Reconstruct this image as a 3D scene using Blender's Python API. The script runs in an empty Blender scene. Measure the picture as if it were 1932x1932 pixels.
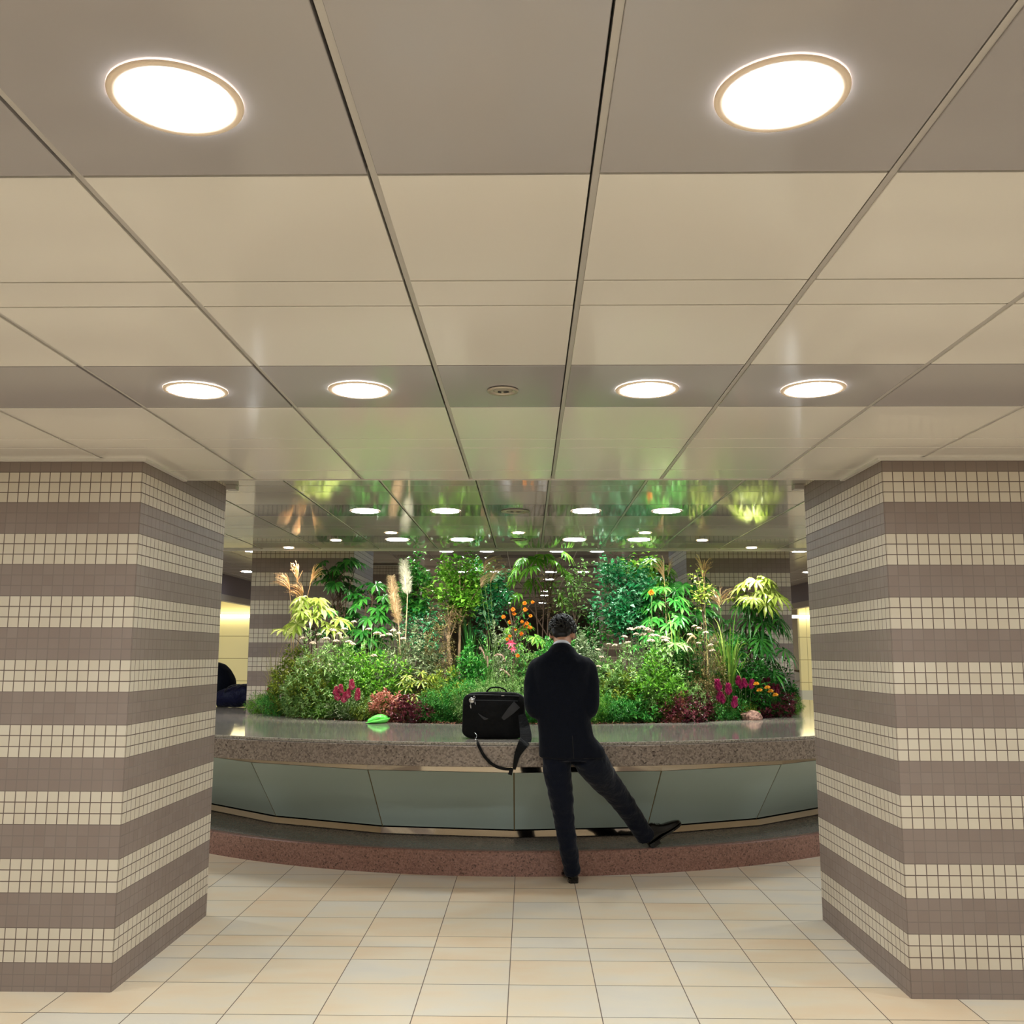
import bpy, bmesh, math, random
from mathutils import Vector, Matrix, noise
R = random.Random(7)
sin, cos, pi = math.sin, math.cos, math.pi
SC = bpy.context.scene
COL = SC.collection
SC.view_settings.view_transform = 'Standard'
SC.view_settings.look = 'None'
SC.view_settings.gamma = 1
SC.view_settings.use_curve_mapping = False
SC.view_settings.exposure = 0.56

# ---------------------------------------------------------------- camera
F, PI_, YA, RO = 1802.77, .1485, .0167, .0023
H0 = 1.5
cd = bpy.data.cameras.new('camera'); cam = bpy.data.objects.new('camera', cd); COL.objects.link(cam)
fw = Vector((-sin(YA)*cos(PI_), cos(YA)*cos(PI_), sin(PI_)))
r0 = Vector((cos(YA), sin(YA), 0)); u0 = r0.cross(fw)
rr = r0*cos(RO) + u0*sin(RO); uu = u0*cos(RO) - r0*sin(RO)
m = Matrix((rr, uu, -fw)).transposed().to_4x4(); m.translation = (0, 0, H0)
cam.matrix_world = m
cd.sensor_width = 36; cd.lens = 36*F/1932; cd.clip_start = .05; cd.clip_end = 200
SC.camera = cam

def ray(x, y):
    u, v = x-966, y-966
    u, v = u*cos(RO)+v*sin(RO), -u*sin(RO)+v*cos(RO)
    X, Y = u/F, -v/F
    d = cos(PI_)-Y*sin(PI_); z = Y*cos(PI_)+sin(PI_)
    return Vector((X*cos(YA)-d*sin(YA), X*sin(YA)+d*cos(YA), z))
def at(x, y, D):
    r = ray(x, y); p = r*(D/r.y); return Vector((p.x, p.y, p.z+H0))
def atz(x, y, z):
    r = ray(x, y); p = r*((z-H0)/r.z); return Vector((p.x, p.y, z))

# ---------------------------------------------------------------- object helpers
def tag(o, label=None, cat=None, group=None, kind=None):
    if label: o['label'] = label
    if cat: o['category'] = cat
    if group: o['group'] = group
    if kind: o['kind'] = kind
    return o
def empty(name, loc, rz=0):
    o = bpy.data.objects.new(name, None); COL.objects.link(o)
    o.location = loc; o.rotation_euler = (0, 0, rz); o.empty_display_size = .1
    return o
class MB:
    def __init__(s): s.v = []; s.f = []; s.m = []
    def add(s, vs, fs, mi=0):
        b = len(s.v); s.v += [tuple(p) for p in vs]; s.f += [tuple(b+i for i in f) for f in fs]; s.m += [mi]*len(fs)
    def box(s, x0, x1, y0, y1, z0, z1, mi=0):
        s.add([(x0,y0,z0),(x1,y0,z0),(x1,y1,z0),(x0,y1,z0),(x0,y0,z1),(x1,y0,z1),(x1,y1,z1),(x0,y1,z1)],
              [(0,3,2,1),(4,5,6,7),(0,1,5,4),(1,2,6,5),(2,3,7,6),(3,0,4,7)], mi)
    def tube(s, pts, rads, n=8, caps=True, mi=0, flat=None):
        pts = [Vector(p) for p in pts]
        if not hasattr(rads, '__len__'): rads = [rads]*len(pts)
        b = len(s.v); prev = None
        for i, p in enumerate(pts):
            t = (pts[min(i+1, len(pts)-1)]-pts[max(i-1, 0)])
            if t.length < 1e-9: t = Vector((0,0,1))
            t.normalize()
            if prev is None:
                a = Vector((1,0,0)) if abs(t.x) < .8 else Vector((0,1,0))
                a = (a - t*a.dot(t)).normalized()
            else:
                a = (prev - t*prev.dot(t)).normalized()
            prev = a; c = t.cross(a)
            r = rads[i]
            ra, rb = (r if isinstance(r, tuple) else (r, r))
            for k in range(n):
                q = 2*pi*k/n
                s.v.append(tuple(p + a*ra*cos(q) + c*rb*sin(q)))
        for i in range(len(pts)-1):
            for k in range(n):
                k2 = (k+1) % n
                s.f.append((b+i*n+k, b+i*n+k2, b+(i+1)*n+k2, b+(i+1)*n+k)); s.m.append(mi)
        if caps:
            s.f.append(tuple(b+k for k in reversed(range(n)))); s.m.append(mi)
            e = b+(len(pts)-1)*n
            s.f.append(tuple(e+k for k in range(n))); s.m.append(mi)
    def ball(s, c, r, seg=10, rings=6, mi=0, jit=0):
        c = Vector(c); rx, ry, rz = r if isinstance(r, (tuple, list)) else (r, r, r)
        b = len(s.v); s.v.append(tuple(c+Vector((0,0,rz))))
        for i in range(1, rings):
            a = pi*i/rings
            for k in range(seg):
                q = 2*pi*k/seg; j = 1+R.uniform(-jit, jit)
                s.v.append(tuple(c+Vector((rx*sin(a)*cos(q)*j, ry*sin(a)*sin(q)*j, rz*cos(a)*j))))
        s.v.append(tuple(c-Vector((0,0,rz)))); e = len(s.v)-1
        for k in range(seg):
            k2 = (k+1) % seg
            s.f.append((b, b+1+k, b+1+k2)); s.m.append(mi)
            for i in range(rings-2):
                s.f.append((b+1+i*seg+k, b+1+(i+1)*seg+k, b+1+(i+1)*seg+k2, b+1+i*seg+k2)); s.m.append(mi)
            o = b+1+(rings-2)*seg
            s.f.append((o+k, e, o+k2)); s.m.append(mi)
    def build(s, name, mat, parent=None, smooth=False, origin=None):
        me = bpy.data.meshes.new(name)
        vs = s.v
        if origin is not None: vs = [(a-origin[0], b-origin[1], c-origin[2]) for a, b, c in vs]
        me.from_pydata(vs, [], s.f)
        mats = mat if isinstance(mat, (list, tuple)) else [mat]
        for q in mats: me.materials.append(q)
        if len(mats) > 1: me.polygons.foreach_set('material_index', s.m)
        if smooth: me.polygons.foreach_set('use_smooth', [True]*len(me.polygons))
        me.update()
        o = bpy.data.objects.new(name, me); COL.objects.link(o)
        if origin is not None and parent is None: o.location = origin
        if parent: o.parent = parent
        return o
def inst(src, parent=None, loc=None, rot=None, scale=None):
    c = src.copy(); COL.objects.link(c); c.parent = parent
    if loc is not None: c.location = loc
    if rot is not None: c.rotation_euler = rot
    if scale is not None: c.scale = scale
    return c
def copy_tree(o, parent=None):
    c = o.copy(); COL.objects.link(c); c.parent = parent
    for ch in list(o.children): copy_tree(ch, c)
    return c
def lathe(prof, n, c=(0,0), close=False, a0=0, a1=2*pi):
    b = MB(); full = abs(a1-a0-2*pi) < 1e-6; cnt = n if full else n+1
    for (r, z) in prof:
        for k in range(cnt):
            q = a0+(a1-a0)*k/n
            b.v.append((c[0]+r*cos(q), c[1]+r*sin(q), z))
    L = len(prof)
    for i in range(L if close else L-1):
        j = (i+1) % L
        for k in range(n):
            k2 = (k+1) % cnt
            b.f.append((i*cnt+k, i*cnt+k2, j*cnt+k2, j*cnt+k)); b.m.append(0)
    return b

# ---------------------------------------------------------------- materials
def lin(c):
    if isinstance(c, str): c = tuple(int(c[i:i+2], 16)/255 for i in (0, 2, 4))
    return tuple((x/12.92 if x <= .04045 else ((x+.055)/1.055)**2.4) for x in c)+(1,)
def mat(name, col, rough=.6, metal=0, spec=.5, coat=0, coat_rough=.1, emis=None, es=0):
    m = bpy.data.materials.new(name); m.use_nodes = True
    b = m.node_tree.nodes['Principled BSDF']
    b.inputs['Base Color'].default_value = lin(col) if isinstance(col, str) else tuple(col)+(1,)
    b.inputs['Roughness'].default_value = rough; b.inputs['Metallic'].default_value = metal
    b.inputs['Specular IOR Level'].default_value = spec
    b.inputs['Coat Weight'].default_value = coat; b.inputs['Coat Roughness'].default_value = coat_rough
    if emis: b.inputs['Emission Color'].default_value = lin(emis); b.inputs['Emission Strength'].default_value = es
    return m
def N(m, t, **kw):
    n = m.node_tree.nodes.new(t)
    for k, v in kw.items(): setattr(n, k, v)
    return n
def L(m, a, b): m.node_tree.links.new(a, b)
def bsdf(m): return m.node_tree.nodes['Principled BSDF']
def ramp(m, fac, stops):
    n = N(m, 'ShaderNodeValToRGB'); e = n.color_ramp.elements
    while len(e) < len(stops): e.new(.5)
    for i, (p, c) in enumerate(stops):
        e[i].position = p; e[i].color = lin(c) if isinstance(c, str) else c
    L(m, fac, n.inputs[0]); return n.outputs[0]
def math_(m, op, a, b=None, c=None):
    n = N(m, 'ShaderNodeMath', operation=op)
    for i, x in enumerate((a, b, c)):
        if x is None: continue
        if hasattr(x, 'is_linked'): L(m, x, n.inputs[i])
        else: n.inputs[i].default_value = x
    return n.outputs[0]
def mix(m, fac, a, b, mode='MIX'):
    n = N(m, 'ShaderNodeMix', data_type='RGBA', blend_type=mode)
    for i, x in ((0, fac), (6, a), (7, b)):
        if hasattr(x, 'is_linked'): L(m, x, n.inputs[i])
        elif isinstance(x, str): n.inputs[i].default_value = lin(x)
        else: n.inputs[i].default_value = x
    return n.outputs[2]
def noise_n(m, vec, scale, detail=3, rough=.5):
    n = N(m, 'ShaderNodeTexNoise'); n.inputs['Scale'].default_value = scale
    n.inputs['Detail'].default_value = detail; n.inputs['Roughness'].default_value = rough
    if vec is not None: L(m, vec, n.inputs['Vector'])
    return n.outputs[0]
def bump(m, h, strength, dist=.01):
    n = N(m, 'ShaderNodeBump'); n.inputs['Strength'].default_value = strength; n.inputs['Distance'].default_value = dist
    L(m, h, n.inputs['Height']); L(m, n.outputs[0], bsdf(m).inputs['Normal'])

def tile_mat():
    m = mat('mosaic_tile', '999999', .5, spec=.3)
    tc = N(m, 'ShaderNodeTexCoord'); sep = N(m, 'ShaderNodeSeparateXYZ'); L(m, tc.outputs['Object'], sep.inputs[0])
    sn = N(m, 'ShaderNodeSeparateXYZ'); L(m, tc.outputs['Normal'], sn.inputs[0])
    isx = math_(m, 'GREATER_THAN', math_(m, 'ABSOLUTE', sn.outputs[0]), .5)
    h = N(m, 'ShaderNodeMix', data_type='FLOAT'); L(m, isx, h.inputs[0]); L(m, sep.outputs[0], h.inputs[2]); L(m, sep.outputs[1], h.inputs[3])
    hz = h.outputs[0]
    T, G = .05, .0022
    u = math_(m, 'DIVIDE', hz, T); v = math_(m, 'DIVIDE', math_(m, 'SUBTRACT', sep.outputs[2], .023), T)
    def edge(a):
        f = math_(m, 'FRACT', math_(m, 'ADD', a, 100)); return math_(m, 'MINIMUM', f, math_(m, 'SUBTRACT', 1, f))
    gu = math_(m, 'LESS_THAN', edge(u), G/T/1.0); gv = math_(m, 'LESS_THAN', edge(v), G/T/1.0)
    g = math_(m, 'MAXIMUM', gu, gv)
    st = math_(m, 'LESS_THAN', math_(m, 'FRACT', math_(m, 'ADD', math_(m, 'DIVIDE', math_(m, 'SUBTRACT', sep.outputs[2], .123), .3), 10)), .5)
    cb = N(m, 'ShaderNodeCombineXYZ'); L(m, math_(m, 'FLOOR', u), cb.inputs[0]); L(m, math_(m, 'FLOOR', v), cb.inputs[1]); L(m, isx, cb.inputs[2])
    wn = N(m, 'ShaderNodeTexWhiteNoise'); L(m, cb.outputs[0], wn.inputs[0])
    nz = noise_n(m, tc.outputs['Object'], 2.2, 2)
    var = math_(m, 'ADD', math_(m, 'MULTIPLY', wn.outputs[0], .35), math_(m, 'MULTIPLY', nz, .65))
    light = ramp(m, var, [(.2, 'c9bca8'), (.8, 'd4c9b7')])
    dark = ramp(m, var, [(.2, '86766d'), (.8, '908178')])
    base = mix(m, st, dark, light)
    grout = mix(m, st, '7c716a', '6a5a52')
    dg = math_(m, 'MULTIPLY', g, math_(m, 'ADD', .55, math_(m, 'MULTIPLY', st, .45)))
    L(m, mix(m, dg, base, grout), bsdf(m).inputs['Base Color'])
    L(m, math_(m, 'ADD', .5, math_(m, 'MULTIPLY', g, .4)), bsdf(m).inputs['Roughness'])
    sp = noise_n(m, tc.outputs['Object'], 220, 2)
    bump(m, math_(m, 'ADD', math_(m, 'MULTIPLY', math_(m, 'SUBTRACT', 1, g), 1.0), math_(m, 'MULTIPLY', sp, .12)), .35, .0015)
    return m
def floor_mat():
    m = mat('floor_stone', 'c8b496', .32, spec=.45)
    tc = N(m, 'ShaderNodeTexCoord'); ge = N(m, 'ShaderNodeNewGeometry')
    mp = N(m, 'ShaderNodeMapping'); L(m, tc.outputs['Object'], mp.inputs[0]); mp.inputs['Scale'].default_value = (1.6, 3.2, 1)
    cb = N(m, 'ShaderNodeCombineXYZ')
    L(m, math_(m, 'MULTIPLY', ge.outputs['Random Per Island'], 37), cb.inputs[2])
    va = N(m, 'ShaderNodeVectorMath', operation='ADD'); L(m, mp.outputs[0], va.inputs[0]); L(m, cb.outputs[0], va.inputs[1])
    n1 = noise_n(m, va.outputs[0], 1.3, 4, .55)
    v = math_(m, 'ADD', math_(m, 'MULTIPLY', n1, .85), math_(m, 'MULTIPLY', ge.outputs['Random Per Island'], .3))
    c = ramp(m, v, [(.25, 'dad2c5'), (.45, 'e2d7c4'), (.6, 'e7d6bb'), (.85, 'e7ccaa')])
    L(m, c, bsdf(m).inputs['Base Color'])
    n2 = noise_n(m, tc.outputs['Object'], 9, 4); bump(m, n2, .05, .01)
    return m
def granite(name, cols, rough=.15, scale=90, bmp=0):
    m = mat(name, '888888', rough, spec=.5)
    tc = N(m, 'ShaderNodeTexCoord')
    vo = N(m, 'ShaderNodeTexVoronoi'); vo.inputs['Scale'].default_value = scale; L(m, tc.outputs['Object'], vo.inputs[0])
    sp = N(m, 'ShaderNodeSeparateColor'); L(m, vo.outputs['Color'], sp.inputs[0])
    n = noise_n(m, tc.outputs['Object'], 3, 3)
    f = math_(m, 'ADD', math_(m, 'MULTIPLY', sp.outputs[0], .8), math_(m, 'MULTIPLY', n, .2))
    L(m, ramp(m, f, cols), bsdf(m).inputs['Base Color'])
    return m
def leaf_mat(name, c1, c2, c3=None, rough=.32, trans=.28):
    m = mat(name, c1, rough, spec=.5)
    ge = N(m, 'ShaderNodeNewGeometry')
    st = [(0, c1), (.6, c2), (1, c3 or c2)]
    c = ramp(m, ge.outputs['Random Per Island'], st)
    L(m, c, bsdf(m).inputs['Base Color'])
    tr = N(m, 'ShaderNodeBsdfTranslucent'); L(m, c, tr.inputs[0])
    mx = N(m, 'ShaderNodeMixShader'); mx.inputs[0].default_value = trans
    out = m.node_tree.nodes['Material Output']
    L(m, bsdf(m).outputs[0], mx.inputs[1]); L(m, tr.outputs[0], mx.inputs[2]); L(m, mx.outputs[0], out.inputs[0])
    return m
def cloth_mat(name, c1, c2, rough=.8, sheen=.2, fold=.3, fs=9, wrap=None):
    m = mat(name, c1, rough, spec=.16)
    tc = N(m, 'ShaderNodeTexCoord')
    n = noise_n(m, tc.outputs['Object'], 260, 2)
    L(m, ramp(m, n, [(.35, c1), (.65, c2)]), bsdf(m).inputs['Base Color'])
    bsdf(m).inputs['Sheen Weight'].default_value = sheen
    bsdf(m).inputs['Sheen Roughness'].default_value = .4
    n2 = noise_n(m, tc.outputs['Object'], fs, 3, .55)
    n3 = noise_n(m, tc.outputs['Object'], 600, 1)
    bump(m, math_(m, 'ADD', n2, math_(m, 'MULTIPLY', n3, .02)), fold, .03)
    return m

M = {}
M['tile'] = tile_mat(); M['floor'] = floor_mat()
M['grout'] = mat('floor_grout', '7a6a5c', .9)
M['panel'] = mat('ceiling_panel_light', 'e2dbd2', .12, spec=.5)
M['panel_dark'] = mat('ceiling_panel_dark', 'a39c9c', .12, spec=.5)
M['panel_far'] = mat('ceiling_panel_glossy_shaded', 'b3aca2', .07, spec=.5); M['panel_far_dark'] = mat('ceiling_panel_glossy_dark_shaded', '837e7d', .07, spec=.5)  # far panels glossier, base colours darkened for the dimmer light past the step
for k_, i_ in (('panel', 1.9), ('panel_dark', 1.9), ('panel_far', 2.2), ('panel_far_dark', 2.2)): bsdf(M[k_]).inputs['IOR'].default_value = i_
M['tbar'] = mat('ceiling_bar', 'bdb6b0', .35, metal=.3)
M['void'] = mat('ceiling_void', '1a1714', .9)
M['trim'] = mat('ceiling_trim', 'dcd6ce', .35)
M['ring'] = mat('lamp_ring', 'f2dcc6', .5)
M['lamp'] = mat('lamp_diffuser', 'ffffff', .5, emis='f3fcff', es=100)
M['lamp_far'] = mat('lamp_diffuser_far', 'ffffff', .5, emis='f8feff', es=48)
M['lamp_spot'] = mat('spot_diffuser', 'ffffff', .5, emis='fff3e0', es=14)
M['lamp_off'] = mat('unlit_lamp_glass', '8d8577', .25, spec=.6)
M['lamp_body'] = mat('unlit_lamp_housing', 'b0a595', .3, metal=.4)
M['socket'] = mat('unlit_lamp_socket', '2a2622', .5)
M['wall'] = mat('wall_beige', 'd8cdba', .6)
M['fascia'] = mat('fascia_dark', '6d6470', .35)
M['fascia2'] = mat('fascia_grey', 'a39b93', .35)
M['cap'] = granite('granite_cap', [(.1, '6b665f'), (.35, '9f978b'), (.8, 'b2a99c'), (1, 'c0b8ac')], .08, 140)
M['band'] = granite('granite_band', [(.06, '332b27'), (.14, '6d6159'), (.5, '8a7c71'), (.85, '9b8d82'), (1, '8a7b6f')], .25, 95)
M['kerb'] = granite('granite_kerb', [(.05, '452f28'), (.2, '7d5b50'), (.6, '90695c'), (1, 'a07b6f')], .3, 110)
M['kerb_top'] = granite('granite_ledge', [(.1, '6a625c'), (.5, '7d736b'), (1, '8a7f76')], .25, 110)
M['steel'] = mat('mirror_steel', 'c9bfb2', .06, metal=1)
M['gap'] = mat('shadow_gap', '0c0b0a', .8)
M['glass'] = mat('painted_glass', 'bdcfc8', .4, spec=.5, coat=1, coat_rough=.03)
M['seal'] = mat('glass_seal', '7c6a45', .6)
M['soil'] = mat('soil', '3a2216', .95)
def soil_fix(m):
    tc = N(m, 'ShaderNodeTexCoord'); n = noise_n(m, tc.outputs['Object'], 45, 4, .7)
    L(m, ramp(m, n, [(.35, '1c0f09'), (.55, '472a1c'), (.7, '7a4a35')]), bsdf(m).inputs['Base Color']); bump(m, n, .8, .02)
soil_fix(M['soil'])
M['chip'] = leaf_mat('bark_chip', '4a2a1c', '7c4a34', 'a96e52', .8, 0)
M['yellow'] = mat('lit_panel_wall', 'e8dcb0', .35)
def grid_fix(m, c1, c2, sx, sz, oz=0, horiz='x'):
    tc = N(m, 'ShaderNodeTexCoord'); sep = N(m, 'ShaderNodeSeparateXYZ'); L(m, tc.outputs['Object'], sep.inputs[0])
    a = math_(m, 'LESS_THAN', math_(m, 'FRACT', math_(m, 'ADD', math_(m, 'DIVIDE', sep.outputs[0], sx), 50)), .012/sx)
    b = math_(m, 'LESS_THAN', math_(m, 'FRACT', math_(m, 'ADD', math_(m, 'DIVIDE', math_(m, 'SUBTRACT', sep.outputs[2], oz), sz), 50)), .018/sz)
    L(m, mix(m, math_(m, 'MAXIMUM', a, b), c1, c2), bsdf(m).inputs['Base Color'])
grid_fix(M['yellow'], 'efe4ae', 'b0a26c', .9, .575, .235)
M['tube'] = mat('tube_lamp', 'ffffff', .5, emis='fff4c4', es=7)
M['pale'] = mat('pale_base', 'c9cabb', .5)

# ---------------------------------------------------------------- floor
def cells(edges):
    return list(zip(edges[:-1], edges[1:]))
xs = [-.087+.3975*k for k in range(-23, 24)]
ys = [6.501+.36*k for k in range(0, 112)]
ys = [6.151, 5.782, 5.416, 5.228, 5.02, 4.666, 4.275, 3.89, 3.5, 3.11, 2.72, 2.33, 1.94, 1.55, 1.16, .77, .4, 0, -.4, -.8, -1.2, -1.6, -2, -2.4, -2.8, -3.2, -3.6, -4.0][::-1]+ys
b = MB()
for (x0, x1) in cells(xs):
    for (y0, y1) in cells(ys):
        g = .0022
        b.add([(x0+g, y0+g, 0), (x1-g, y0+g, 0), (x1-g, y1-g, 0), (x0+g, y1-g, 0)], [(0, 1, 2, 3)], 0)
b.box(xs[0], xs[-1], ys[0], ys[-1], -.1, -.0015, 1)
X0, X1, Y0, Y1 = xs[0], xs[-1], ys[0], ys[-1]
tag(b.build('floor', [M['floor'], M['grout']]), kind='structure')

# ---------------------------------------------------------------- ceilings
LX = [-1.4761, -.8937, -.3073, .1323, .7158, 1.2994]
lx = [-1.4761-.5836*k for k in range(12, 0, -1)]+LX+[1.2994+.5836*k for k in range(1, 13)]
lx = [x for x in lx if -8.6 < x < 8.6]
lx = [-9.2]+lx+[9.2]
def ceil(rows, z, th, name, pm=('panel', 'panel_dark')):
    b = MB()
    for (y0, y1, dark) in rows:
        for (x0, x1) in cells(lx):
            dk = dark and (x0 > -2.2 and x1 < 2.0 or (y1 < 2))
            g, h = .0095, .0046
            # panel with tiny bevel
            c = .0012
            X_0, X_1, Y_0, Y_1 = x0+g, x1-g, y0+h, y1-h
            b.add([(X_0, Y_0, z+c), (X_1, Y_0, z+c), (X_1, Y_1, z+c), (X_0, Y_1, z+c),
                   (X_0+c, Y_0+c, z), (X_1-c, Y_0+c, z), (X_1-c, Y_1-c, z), (X_0+c, Y_1-c, z),
                   (X_0, Y_0, z+th), (X_1, Y_0, z+th), (X_1, Y_1, z+th), (X_0, Y_1, z+th)],
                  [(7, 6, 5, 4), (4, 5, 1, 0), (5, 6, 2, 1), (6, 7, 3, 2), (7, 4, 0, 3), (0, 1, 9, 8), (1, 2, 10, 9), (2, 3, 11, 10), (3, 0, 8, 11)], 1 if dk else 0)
    ya, yb = rows[0][0], rows[-1][1]
    for x in lx[1:-1]:
        b.box(x-.0045, x+.0092, ya, yb-.004, z+.004, z+th, 2)
    b.box(lx[0], lx[-1], ya, yb-.004, z+th, z+th+.05, 3)
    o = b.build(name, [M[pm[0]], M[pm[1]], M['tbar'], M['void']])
    return tag(o, kind='structure')
def rowlist(edges, darks): return [(a, c, i in darks) for i, (a, c) in enumerate(cells(edges))]
ZC, ZF, ZH = 2.4366, 2.54, 3.0
e1 = [-4.0, -3.6, -3.42, -2.88, -2.35, -1.81, -1.63, -1.09, -.56, -.03, .515, .69, 1.23, 1.764, 2.306, 2.4805, 3.0216, 3.5558, 4.094, 4.278, 4.81, 5.069]
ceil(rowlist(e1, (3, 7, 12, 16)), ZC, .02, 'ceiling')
e2 = [5.069, 5.30, 5.84, 6.073, 6.6, 7.168, 7.68, 7.86, 8.374, 8.898, 9.48]
ceil(rowlist(e2, (4, 8)), ZF, .02, 'ceiling', ('panel_far', 'panel_far_dark'))
e3 = [9.56]
k = 0
while e3[-1] < Y1-.6: e3.append(e3[-1]+(.54, .175, .54, .54)[k % 4]); k += 1
e3.append(Y1)
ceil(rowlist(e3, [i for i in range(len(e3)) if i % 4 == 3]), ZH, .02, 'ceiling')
# edge trims where the ceiling steps up
b = MB(); b.box(lx[0], lx[-1], 5.066, 5.078, ZC-.004, ZF+.02)
tag(b.build('trim_1', M['trim']), kind='structure')
b = MB(); b.box(lx[0], lx[-1], 9.476, 9.50, ZF-.016, ZH)
tag(b.build('trim_2', M['trim']), kind='structure')
# ---------------------------------------------------------------- room walls
def wallbox(name, x0, x1, y0, y1, z0, z1, m):
    b = MB(); b.box(x0, x1, y0, y1, z0, z1); return tag(b.build(name, m), kind='structure')
wallbox('wall_left', X0-.1, X0, Y0, Y1, 0, 3.1, M['wall'])
wallbox('wall_right', X1, X1+.1, Y0, Y1, 0, 3.1, M['wall'])
wallbox('wall_back', X0, X1, Y0-.1, Y0, 0, 3.1, M['wall'])
wallbox('wall_front', X0, X1, Y1, Y1+.1, 0, 3.1, M['wall'])
for s, n in ((-1, 'left'), (1, 'right')):
    b = MB()
    xa, xb = sorted((s*5.75-.1 if s < 0 else 5.75, s*5.75 if s < 0 else 5.85))
    b.box(xa, xb, 13, 24.9, 2.62, 3.0, 0); b.box(xa-.01, xb+.01, 13, 24.9, 2.5, 2.62, 1)
    tag(b.build('wall_bulkhead_'+n, [M['fascia'], M['fascia2']]), kind='structure')
    xa, xb = ((-9.0, -6.9) if s < 0 else (7.02, 9.0))
    b = MB(); b.box(xa, xb, 25, 25.15, .62, 3.0)
    tag(b.build('wall_alcove_'+n, M['yellow']), kind='structure')
    b = MB(); b.box(xa, xb, 24.98, 25.15, 0, .62)
    tag(b.build('baseboard_'+n, M['pale']), kind='structure')
    b = MB(); b.tube([(xa+(0 if s > 0 else .9)-.3, 24.9, 2.49), (xb+.25 if s > 0 else xb, 24.9, 2.49)], .04, 10)
    b2 = b.build('tube_light', M['tube'])
    tag(b2, 'glowing tube light along the top of the yellow wall on the far %s' % n, 'tube light')

for s, n in ((-1, 'left'), (1, 'right')):
    xa, xb = sorted((s*4.6, s*9.1)); b = MB(); b.box(xa, xb, 30, 30.1, 0, 3.0); tag(b.build('wall_end_'+n, M['wall']), kind='structure')
pp = at(1506, 1290, 29.95); M['poster'] = mat('poster_brown', '6d5a4a', .5); M['figure'] = mat('poster_pale', 'd9d4cc', .5)
po = empty('poster', (pp.x, 29.98, pp.z)); tag(po, 'small brown poster with a pale figure on the far wall at the right', 'poster')
b = MB(); b.box(-.35, .35, -.02, 0, -.45, .42); b.build('panel', M['poster'], po)
b = MB(); b.tube([(-.05, -.022, .36), (-.1, -.022, .12), (-.02, -.022, -.1), (.08, -.022, -.38)], [(.10, .002), (.16, .002), (.10, .002), (.05, .002)], 8); b.tube([(-.2, -.022, .0), (0, -.022, .1), (.28, -.022, .22)], [(.03, .002), (.05, .002), (.03, .002)], 6); b.build('pale_figure', M['figure'], po)
# ---------------------------------------------------------------- pillars
def pillar(x0, y0, z0, z1, label, trimmed=True, zc=ZC, w=1.10, d=1.2858):
    o = empty('tiled_pillar', (x0, y0, 0)) if False else None
    b = MB()
    # flip so that object origin is the corner towards the aisle: tiles start at the corner
    b.box(0, w, 0, d, z0, z1)
    me = b.build('tiled_pillar', M['tile'])
    me.location = (x0, y0, 0)
    bm = bmesh.new(); bm.from_mesh(me.data)
    es = [e for e in bm.edges if abs(e.verts[0].co.z-e.verts[1].co.z) > .5]
    bmesh.ops.bevel(bm, geom=es, offset=.004, segments=2, affect='EDGES')
    bm.to_mesh(me.data); bm.free()
    tag(me, label, 'pillar', 'striped tiled pillars along the concourse')
    return me
XL, XR = -1.8674, 1.6942
W = 1.10
pl = pillar(XL-W, 4.5227, 0, 2.56, 'striped mosaic-tiled pillar at the left, nearest the viewer')
pr = pillar(XR, 4.5227, 0, 2.56, 'striped mosaic-tiled pillar at the right, nearest the viewer')
for i, (D, nm) in enumerate(((10.2, 'rising from the planter'), (15.88, 'beyond the planter'), (21.56, 'farthest in view past the planter'))):
    z0 = .9 if i == 0 else 0
    pillar(XL-W, D, z0, 3.0, 'striped mosaic-tiled pillar %s on the left side' % nm)
    pillar(XR, D, z0, 3.0, 'striped mosaic-tiled pillar %s on the right side' % nm)
# ceiling trims round the near pillars
def ptrim(n, x0, x1, y0, y1, z, inner):
    b = MB(); t = .022; ht = .012
    b.box(x0-t, x1+t, y0-t, y0, z-ht, z+.002); 
    if inner == 'r': b.box(x1, x1+t, y0, y1, z-ht, z+.002)
    else: b.box(x0-t, x0, y0, y1, z-ht, z+.002)
    tag(b.build('trim_%d' % n, M['trim']), kind='structure')
ptrim(3, XL-W, XL, 4.5227, 5.066, ZC, 'r'); ptrim(4, XR, XR+W, 4.5227, 5.066, ZC, 'l')
ptrim(5, XL-W, XL, 15.88, 17.17, 2.98, 'r'); ptrim(6, XR, XR+W, 15.88, 17.17, 2.98, 'l')
b = MB(); b.box(XL, XL+.06, 5.79, 5.86, ZF-.03, ZF-.002); tag(b.build('trim_7', M['tbar']), kind='structure')
b = MB(); b.box(XR-.06, XR, 5.79, 5.86, ZF-.03, ZF-.002); tag(b.build('trim_8', M['tbar']), kind='structure')

# ---------------------------------------------------------------- ceiling lights
def light_proto(name, ro, ri, lm, h=.008):
    e = empty(name, (0, 0, 0))
    ring = lathe([(ri*.97, -.001), (ri, -.0035), (ri+(ro-ri)*.6, -.0045), (ro-.001, -.003), (ro, .0)], 48)
    ring.build('ring', M['ring'], e, smooth=True)
    d = MB(); n = 40
    dl = lathe([(ri*.99, -.002), (ri*.975, -.0036), (ri*.85, -.0042), (ri*.6, -.0046), (ri*.3, -.0048), (.001, -.005)], n); dl.build('diffuser', lm, e, smooth=True)
    return e
big = light_proto('ceiling_light', .112, .094, M['lamp'])
used = False
def put(proto, first, x, y, z, label, cat, group):
    o = proto if first else copy_tree(proto)
    o.location = (x, y, z-.002)
    tag(o, label, cat, group); return o
GL = 'round lit ceiling lights'
bays = [-1.19, -.600, .4245, 1.012]
bn = ['far left', 'inner left', 'inner right', 'far right']
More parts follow.
